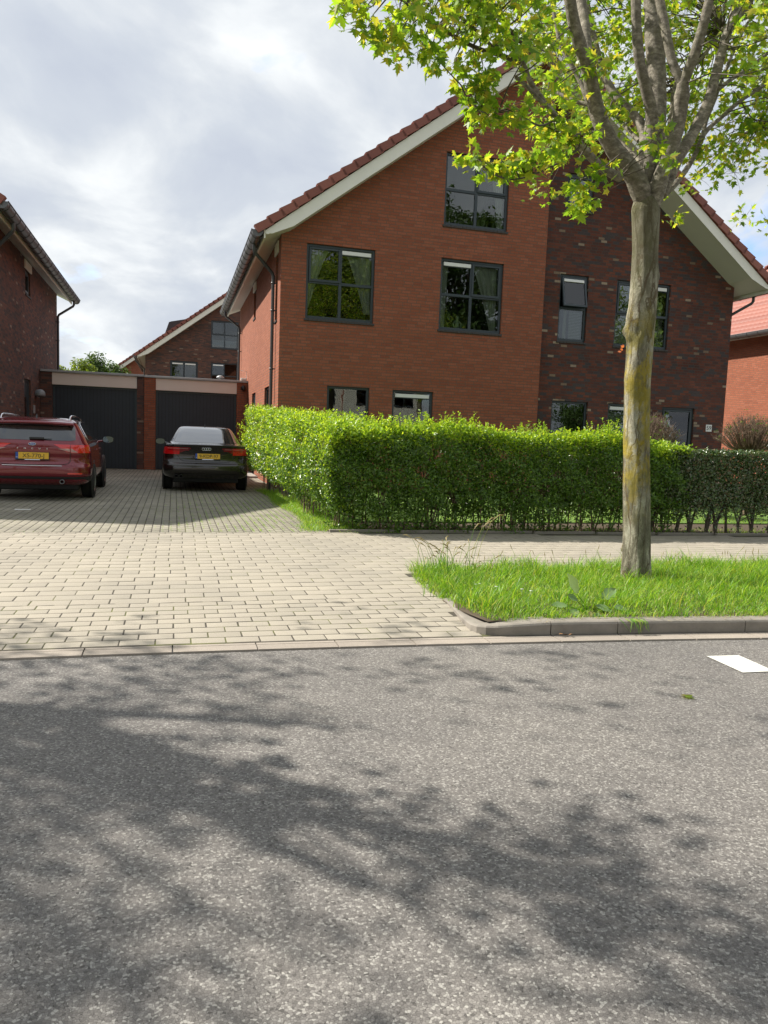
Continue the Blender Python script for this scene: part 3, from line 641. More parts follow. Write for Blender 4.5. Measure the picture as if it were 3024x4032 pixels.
    rd.build('ridge_tiles', 'tile', roof)
    # gutters and down pipes
    for sgn in (1, -1):
        xx = lambda d: d if sgn > 0 else WID-d
        gm = MB(); ng = 10; ya, yb = -.46, DEP+.42; cx, cz, r_ = -.60, 5.865, .128
        for (q0, q1) in ((0, 1),):
            V = []; 
            for y in (ya, yb):
                for i in range(ng+1): t = math.pi*i/ng; V.append((xx(cx+r_*math.cos(t)), y, cz-r_*1.15*math.sin(t)))
                for i in range(ng, -1, -1): t = math.pi*i/ng; V.append((xx(cx+(r_-.008)*math.cos(t)), y, cz-(r_-.008)*1.15*math.sin(t)))
            m_ = 2*(ng+1); gm.add(V, [(i, (i+1) % m_, m_+(i+1) % m_, m_+i) for i in range(m_)], True)
            for y in (ya, yb): gm.add([(xx(cx+r_*math.cos(math.pi*i/ng)), y, cz-r_*1.15*math.sin(math.pi*i/ng)) for i in range(ng+1)], [tuple(range(ng+1))])
        gm.tube([(xx(cx-r_), ya, cz), (xx(cx-r_), yb, cz)], .014, 8)
        gut = gm.build('gutter', 'zinc', roof)
        y = ya+.18
        while y < yb and brk:
            MB().tube([(xx(cx+(r_+.004)*math.cos(math.pi*i/12)), y, cz-(r_+.004)*1.15*math.sin(math.pi*i/12)) for i in range(13)], .007, 6).build('gutter_bracket', 'pipe', roof); y += .56
        for y in dps:
            p = MB(); wy = max(y+.42, rec+.3 if sgn < 0 else 0) if y < 5 else y-.1
            p.tube([(xx(cx), y, 5.76), (xx(cx), y, 5.60), (xx(cx+.03), y+(.03 if y < 5 else 0), 5.54), (xx(-.12), wy-.02, 5.19), (xx(-.085), wy, 5.12), (xx(-.085), wy, 5.0), (xx(-.085), wy, .05)], .041, 12)
            dp = p.build('downpipe', 'pipe', root); 
            for z in (4.3, 2.9, 1.5, 4.95):
                b_ = MB(); b_.lathe((xx(-.085), wy, z), [(.041, -.02), (.05, -.018), (.05, .018), (.041, .02)], 12); b_.box(min(xx(-.05), xx(0)), max(xx(-.05), xx(0)), wy-.012, wy+.012, z-.012, z+.012)
                if brk: b_.build('pipe_bracket', 'pipe', dp)
    return root
WL = [dict(r=(.60, 2.27, 4.07, 5.81), cols=2, rows=2, casement={(0, 1)}, vents={(1, 1)}, extra=[('curtain', (.70, 1.18), (.62, .70), 4.35, 5.72), ('curtain', (1.55, 2.22), (2.08, 2.22), 4.3, 5.72)], label='first-floor four-light window nearest the left corner, net curtains tied aside'),
      dict(r=(3.96, 5.65, 4.06, 5.81), cols=2, rows=2, casement={(1, 1)}, vents={(0, 1)}, extra=[('curtain', (4.02, 4.22), (4.02, 4.16), 4.1, 5.72), ('curtain', (4.85, 5.55), (5.42, 5.56), 4.1, 5.72)], label='first-floor four-light window with a figurine on its sill'),
      dict(r=(3.98, 5.68, 6.60, 8.33), cols=2, rows=2, casement={(1, 1)}, extra=[('curtain', (5.2, 5.6), (5.5, 5.6), 6.7, 8.2)], label='attic four-light window partly behind the maple leaves'),
      dict(r=(1.18, 2.24, .75, 2.52), label='ground-floor window without a vent strip'),
      dict(r=(2.83, 3.90, .75, 2.51), vents={(0, 0)}, extra=[('blind', 2.9, 3.85, .8, 1.7)], label='ground-floor window with a white vent strip')]
WR = [dict(r=(7.475, 8.32, 4.08, 5.83), rows=2, casement={(0, 1)}, opened=(0, 1), extra=[('blind', 7.9, 8.28, 4.14, 4.9), ('curtain', (7.72, 7.80), (7.72, 7.80), 4.1, 4.95)], label='narrow window with its top light tilted open'),
      dict(r=(9.19, 10.90, 4.06, 5.83), cols=2, rows=2, casement={(0, 1)}, vents={(1, 1)}, extra=[('curtain', (10.62, 10.84), (10.66, 10.84), 4.1, 5.7), ('blind', 9.25, 10.0, 4.1, 4.9)], label='four-light window behind the maple trunk'),
      dict(r=(7.52, 8.31, 7.49, 8.42), casement={(0, 0)}, label='small attic window behind hanging leaves'),
      dict(r=(7.43, 8.53, .75, 2.49), label='ground-floor window reflecting greenery'),
      dict(r=(9.16, 10.2, .75, 2.50), vents={(0, 0)}, extra=[('blind', 9.2, 10.1, .8, 2.35)], label='ground-floor window with closed blinds'),
      dict(r=(10.90, 11.98, .12, 2.48), casement={(0, 0)}, extra=[('blind', 11.4, 11.85, .8, 2.35), ('curtain', (11.28, 11.34), (11.28, 11.34), .6, 2.4)], label='garden door with thick grey frame')]
SLW = [dict(r=(.50, .92, 4.06, 5.62), rows=1, sill=True), dict(r=(5.55, 6.15, 4.85, 5.66), rows=1), dict(r=(1.80, 2.80, .80, 2.55), rows=1), dict(r=(5.17, 6.20, .02, 2.55), door=True)]
semi = house(2.36, 17.84, 'brick_orange', 'brick_mixed', 'large gabled brick house behind the hedge, left half orange brick, right half dark mixed brick', WL, WR, SLW, [])
# cream lintel blocks over the eaves windows, number plate, sill figurine
mb = MB()
for y0, y1 in ((.42, .98), (5.47, 6.22)): mb.box(-.035, .10, y0, y1, 5.625 if y0 < 1 else 5.665, 5.90, .006)
mb.build('lintel', 'cream', semi)
pl = MB().box(12.40, 12.60, REC-.012, REC-.001, 1.84, 2.04, .003).build('number_plate', 'white', semi)
text_part('59', .17, 'black', pl, Matrix.Translation((12.50, REC-.0135, 1.94)) @ Matrix.Rotation(R(90), 4, 'X'), 'house_number')
fg = MB(); fx, fy, fz = 6.89, 18.06, 4.16
fg.lathe((fx, fy, fz), [(.07, 0), (.075, .03), (.05, .08), (.06, .14), (.055, .17), (.03, .2), (.035, .22), (.04, .26), (.025, .3), (0, .31)], 14)
fg.tube([(fx-.05, fy, fz+.17), (fx-.11, fy-.01, fz+.11), (fx-.09, fy-.03, fz+.02)], [.02, .017, .013], 8); fg.tube([(fx+.05, fy, fz+.17), (fx+.11, fy-.01, fz+.11), (fx+.09, fy-.03, fz+.02)], [.02, .017, .013], 8)
tag(fg.build('figurine', plain('pale_green_ceramic', (.55, .66, .55), .3)), 'pale ceramic figurine standing inside the middle first-floor window', 'figurine')
# left neighbour: its right-hand wall faces the driveway
LW = [dict(r=(5.45, 6.20, 4.98, 5.66), rows=1, casement={(0, 0)}), dict(r=(5.15, 6.15, .02, 2.60), door=True)]
leftn = house(-4.06-WID, 17.84, 'brick_mixed', 'brick_dark', 'dark mixed-brick house left of the driveway, side wall with narrow door', [], [], [], LW, dps=(.7, 11.02), rec=.4)
mb = MB().box(WID-.10, WID+.035, 5.32, 6.3, 5.665, 5.90, .006); mb.build('lintel', 'cream', leftn)
mb = MB(); q = (WID+.12, 24.74-17.84, 2.24); mb.lathe(q, [(.0, .16), (.09, .14), (.15, .07), (.165, -.02), (.15, -.05), (0, -.05)], 18); mb.tube([(WID, q[1], 2.22), (WID+.1, q[1], 2.14), (WID+.12, q[1], 2.2)], .02, 8)
mb.build('wall_lamp', plain('grey_lamp_shade', (.22, .24, .25), .5), leftn)
MB().box(WID, WID+.04, 24.33-17.84, 24.45-17.84, 1.66, 1.90, .006).build('intercom', 'capmetal', leftn)
# right neighbour: left-hand wall and eaves in the sun
RS = [dict(r=(4.15, 5.0, 4.10, 5.05), rows=1, casement={(0, 0)}), dict(r=(3.1, 4.1, .02, 2.45), door=True)]
rightn = house(21.88, 17.84, 'brick_orange', 'brick_orange', 'sunlit orange-brick house with red pantile roof at the right edge', [], [], RS, [], dps=(.3, 10.6))
MB().box(-.55, 0, 4.2, 5.3, 1.50, 1.60, .01).build('canopy', 'capmetal', rightn)
# houses in the next street, seen over the garages
BW = [dict(r=(1.50, 3.20, 4.0, 5.72), cols=2, casement={(0, 0), (1, 0)}, vents={(0, 0), (1, 0)}), dict(r=(4.02, 5.7, 4.1, 5.74), cols=2, rows=2, casement={(0, 1)}, opened=(0, 1)), dict(r=(4.0, 5.72, 6.66, 8.40), cols=2, rows=2, casement={(0, 1)}, extra=[('blind', 4.1, 5.6, 6.75, 7.2)])]
backh = house(-1.80, 49.6, 'brick_dark', 'brick_dark', 'dark brick gable house directly behind the garages', BW, [], [], [], dps=(.3,), brk=False)
dm = MB(); dm.prism([(.85, 6.6), (1.40, 8.25), (1.52, 8.30), (2.9, 8.62), (3.4, 8.0)], 1.2, 4.6, lambda p, q, a: (p+.0, a, q)); dm.build('dormer', plain('dark_dormer_cladding', (.03, .03, .033), .6), backh)
farh = house(-5.45, 70.4, 'brick_orange', 'brick_orange', 'orange brick gable house farthest back behind the garages', [], [], [], [], dps=(.3,), brk=False)
# ------------------------------------------------------------------ garages
GY = 25.46
def garage(x0, x1, dx0, dx1, brick, label, z=0.0, yoff=0.0):
    Y = GY+yoff; r_ = thing('garage', label, 'garage', ((x0+x1)/2, Y, 0), 'garages across the driveway'); org = r_.location
    for a_, b_ in ((x0+.003, dx0), (dx1, x1-.003)): MB().box(a_, b_, Y, Y+.35, -.05, 2.97+z).build('pier', brick, r_, org)
    for a_, b_ in ((x0+.003, x0+.12), (x1-.12, x1-.003)): MB().box(a_, b_, Y+.35, Y+6, -.05, 2.96+z).build('side_wall', brick, r_, org)
    MB().box(dx0+.002, dx1-.002, Y+.03, Y+.10, 2.59+z, 2.965+z, .004).build('fascia_panel', 'fascia', r_, org)
    MB().box(x0+.004, x1-.004, Y-.035, Y+6.0, 2.975+z, 3.045+z, .008).build('roof_edge', 'capmetal', r_, org)
    fr = MB(); fr.box(dx0+.003, dx0+.06, Y+.13, Y+.19, 0, 2.588+z); fr.box(dx1-.06, dx1-.003, Y+.13, Y+.19, 0, 2.588+z); fr.box(dx0+.06, dx1-.06, Y+.13, Y+.19, 2.53+z, 2.588+z); fr.build('door_frame', 'frame', r_, org)
    d = MB().box(dx0+.06, dx1-.06, Y+.15, Y+.18, .01, 2.53+z); dd = d.build('garage_door', 'garage_door', r_, org)
    h = MB(); cx = (dx0+dx1)/2; h.box(cx-.05, cx+.05, Y+.10, Y+.15, .95, .98, .005); h.build('handle', 'black', dd, org)
    return r_
garage(-4.05, -.96, -3.71, -1.175, 'brick_dark', 'left garage with dark brick piers and wide beige fascia', .015, .03)
g2 = garage(-.957, 2.355, -.598, 1.995, 'brick_orange', 'right garage with red brick piers beside the orange house')
mb = MB(); mb.lathe((2.20, 25.38, 2.80), [(.0, -.10), (.05, -.085), (.075, -.04), (.08, .0), (.06, .04), (.06, .07), (0, .07)], 16); c_ = tag(mb.build('security_camera', 'black'), 'black dome camera hanging on the right garage pier', 'camera')
mb = MB(); mb.box(2.12, 2.30, 25.44, 25.56, 3.046, 3.13, .01); mb.tube([(2.31, 25.5, 3.04), (2.31, 25.5, 3.36), (2.10, 25.46, 3.38)], .01, 6); tag(mb.build('floodlight', 'white'), 'small white box with bent bracket on the right garage roof edge', 'lamp')
mb = MB(); mb.lathe((1.47, 25.9, 3.05), [(.02, 0), (.02, .05), (.13, .07), (.12, .11), (.06, .15), (0, .16)], 16); tag(mb.build('roof_vent', 'capmetal'), 'mushroom-shaped vent on the garage roof', 'vent')
mb = MB().box(2.22, 2.355, 24.42, 24.70, 1.55, 1.93, .01); bx = tag(mb.build('mailbox', 'black'), 'black letterbox on the sunlit side wall beside the door', 'mailbox')
mb = MB(); mb.box(2.245, 2.355, 24.43, 24.69, 1.931, 1.945, .004); mb.build('lid', 'white', bx)
mb = MB(); mb.box(2.05, 2.13, 17.0, 17.08, 0, .42, .008); tag(mb.build('post', 'black'), 'short black post at the driveway edge', 'post')
mb = MB(); mb.lathe((2.42, 15.8, 0), [(.20, 0), (.22, .05), (.22, .5), (.24, .52), (.24, .56), (.2, .58), (0, .6)], 20); tag(mb.build('water_butt', plain('green_plastic', (.05, .10, .06), .45)), 'dark green barrel half hidden under the hedge end', 'barrel')
# ------------------------------------------------------------------ street maple
BR = [[(4.131,6.13,3.451,0.1066),(4.003,6.104,3.684,0.098),(3.85,6.078,3.82,0.0895),(3.703,6.052,3.923,0.0823),(3.554,6.026,4.095,0.0764),(3.457,6.0,4.269,0.0706),(3.358,5.94,4.439,0.0649),(3.239,5.88,4.584,0.0592),(3.12,5.82,4.75,0.0542),(3.025,5.76,4.951,0.0499),(2.947,5.7,5.148,0.0458)],[(3.315,5.9,4.483,0.0489),(3.342,6.0,4.713,0.0464),(3.368,6.1,4.947,0.0437),(3.366,6.2,5.209,0.0409),(3.362,6.3,5.503,0.0379)],[(4.173,6.1,3.447,0.0898),(4.204,6.06,3.711,0.0827),(4.261,6.02,3.958,0.0757),(4.292,5.98,4.184,0.0704),(4.282,5.94,4.356,0.0668),(4.256,5.9,4.494,0.0632)],[(4.258,5.9,4.48,0.0411),(4.176,5.94,4.642,0.0401),(4.125,5.98,4.866,0.039),(4.093,6.02,5.065,0.038),(4.052,6.06,5.277,0.037),(4.008,6.1,5.518,0.0359)],[(4.258,5.9,4.48,0.0474),(4.263,5.84,4.583,0.0453),(4.281,5.78,4.728,0.0433),(4.293,5.72,4.923,0.0413),(4.288,5.66,5.096,0.0394),(4.296,5.6,5.293,0.0375)],[(4.213,6.2,3.602,0.1078),(4.26,6.267,3.936,0.1048),(4.301,6.333,4.35,0.1017),(4.323,6.4,4.765,0.0985),(4.295,6.433,5.157,0.0947),(4.267,6.467,5.549,0.0909),(4.249,6.5,5.941,0.087)],[(4.137,6.15,3.654,0.0658),(4.124,6.107,4.089,0.0612),(4.067,6.064,4.301,0.0566),(3.95,6.021,4.498,0.052),(3.858,5.986,4.681,0.0483),(3.794,5.957,4.91,0.0453),(3.745,5.929,5.164,0.0424),(3.689,5.9,5.411,0.0395)],[(4.146,6.25,3.839,0.0518),(4.212,6.35,4.112,0.0489),(4.257,6.45,4.295,0.0458),(4.228,6.55,4.454,0.0427),(4.111,6.65,4.618,0.0393),(4.011,6.756,4.837,0.037),(3.989,6.867,5.042,0.0355),(3.979,6.978,5.317,0.034),(3.948,7.089,5.609,0.0325),(3.952,7.2,5.929,0.0308)],[(4.348,6.2,3.649,0.0581),(4.48,6.238,3.955,0.0553),(4.671,6.275,4.258,0.0525),(4.828,6.312,4.544,0.0496),(4.929,6.35,4.824,0.0467),(5.02,6.388,5.122,0.0449),(5.1,6.425,5.341,0.043),(5.27,6.462,5.563,0.0411),(5.441,6.5,5.803,0.0391)],[(5.02,6.4,5.127,0.0385),(5.149,6.467,5.401,0.0375),(5.245,6.533,5.626,0.0364),(5.319,6.6,5.866,0.0353)],[(4.419,6.3,3.672,0.0287),(4.621,6.386,3.848,0.0266),(4.856,6.471,4.147,0.0245),(5.019,6.557,4.418,0.0223),(5.272,6.643,4.643,0.0206),(5.553,6.729,4.878,0.0193),(5.826,6.814,5.065,0.018),(6.104,6.9,5.267,0.0166)],[(5.02,6.6,4.344,0.0212),(5.122,6.68,4.602,0.0193),(5.267,6.76,4.855,0.0174),(5.411,6.84,5.146,0.0157),(5.611,6.92,5.537,0.0144),(5.822,7.0,5.869,0.0131)],[(3.759,6.0,3.665,0.0401),(3.543,5.933,3.688,0.0377),(3.364,5.867,3.756,0.0353),(3.249,5.8,3.78,0.033),(3.119,5.733,3.826,0.0307),(2.935,5.667,3.909,0.0281),(2.82,5.6,3.957,0.0255),(2.652,5.55,4.065,0.023),(2.547,5.5,4.178,0.0206),(2.446,5.45,4.274,0.0186),(2.331,5.4,4.388,0.0166),(2.192,5.35,4.504,0.0147),(2.069,5.3,4.629,0.0128)],[(2.851,5.6,3.936,0.0195),(2.694,5.533,3.976,0.0173),(2.57,5.467,4.011,0.0151),(2.436,5.4,4.035,0.013)],[(3.558,6.2,4.322,0.0199),(3.459,6.333,4.39,0.0175),(3.37,6.467,4.498,0.015),(3.313,6.6,4.583,0.0124)],[(3.583,6.2,4.224,0.0232),(3.522,6.267,4.417,0.0218),(3.49,6.333,4.573,0.0203),(3.383,6.4,4.791,0.0188),(3.342,6.467,4.919,0.0179),(3.32,6.533,5.14,0.0169),(3.277,6.6,5.404,0.0159)],[(4.251,6.5,4.218,0.0226),(4.237,6.667,4.372,0.0196),(4.218,6.833,4.545,0.0165),(4.215,7.0,4.709,0.0131)],[(4.22,6.4,3.975,0.0291),(4.229,6.567,4.111,0.0258),(4.193,6.733,4.277,0.0222),(4.131,6.9,4.46,0.0185)],[(5.173,6.6,4.874,0.0212),(5.386,6.7,5.04,0.0193),(5.665,6.8,5.237,0.0173),(5.989,6.9,5.49,0.0152),(6.372,7.0,5.758,0.0131)],[(4.581,6.7,4.04,0.0233),(4.75,6.8,4.328,0.0218),(4.869,6.9,4.751,0.0203),(4.96,7.0,5.042,0.0187),(5.341,7.1,5.438,0.0171),(5.648,7.2,5.834,0.0154)],[(2.439,5.4,4.156,0.0159),(2.133,5.38,4.17,0.0147),(1.931,5.36,4.211,0.0135),(1.745,5.34,4.267,0.012),(1.587,5.32,4.326,0.0103),(1.444,5.3,4.379,0.0085)],[(2.524,5.5,4.182,0.0147),(2.352,5.52,4.24,0.0139),(2.19,5.54,4.364,0.013),(1.994,5.56,4.491,0.0122),(1.876,5.58,4.566,0.0113),(1.76,5.6,4.619,0.0105)],[(2.66,5.7,4.432,0.0137),(2.407,5.8,4.585,0.0124),(2.246,5.9,4.71,0.0111),(2.148,6.0,4.824,0.0096)],[(2.404,5.4,4.323,0.0116),(2.366,5.467,4.435,0.0112),(2.341,5.533,4.54,0.0109),(2.301,5.6,4.655,0.0105)],[(3.233,5.7,3.736,0.0069),(3.162,5.675,3.623,0.0063),(3.18,5.65,3.509,0.0057),(3.157,5.625,3.403,0.0051),(3.168,5.6,3.262,0.0045)],[(3.114,5.6,3.684,0.0105),(2.94,5.52,3.541,0.0092),(2.697,5.44,3.393,0.0079),(2.447,5.36,3.279,0.0066),(2.243,5.28,3.271,0.0054),(2.125,5.2,3.29,0.0042)],[(2.849,5.5,3.832,0.0088),(2.668,5.425,3.726,0.0076),(2.443,5.35,3.752,0.0064),(2.216,5.275,3.713,0.0053),(2.026,5.2,3.655,0.0042)],[(3.419,5.9,3.957,0.0095),(3.136,5.767,3.855,0.008),(2.909,5.633,3.8,0.0065),(2.703,5.5,3.798,0.0052)],[(5.612,6.8,4.916,0.0073),(5.798,6.85,4.801,0.006),(5.979,6.9,4.777,0.0046)],[(4.979,6.5,4.351,0.007),(4.831,6.4,4.231,0.0056),(4.624,6.3,4.151,0.0042)]]
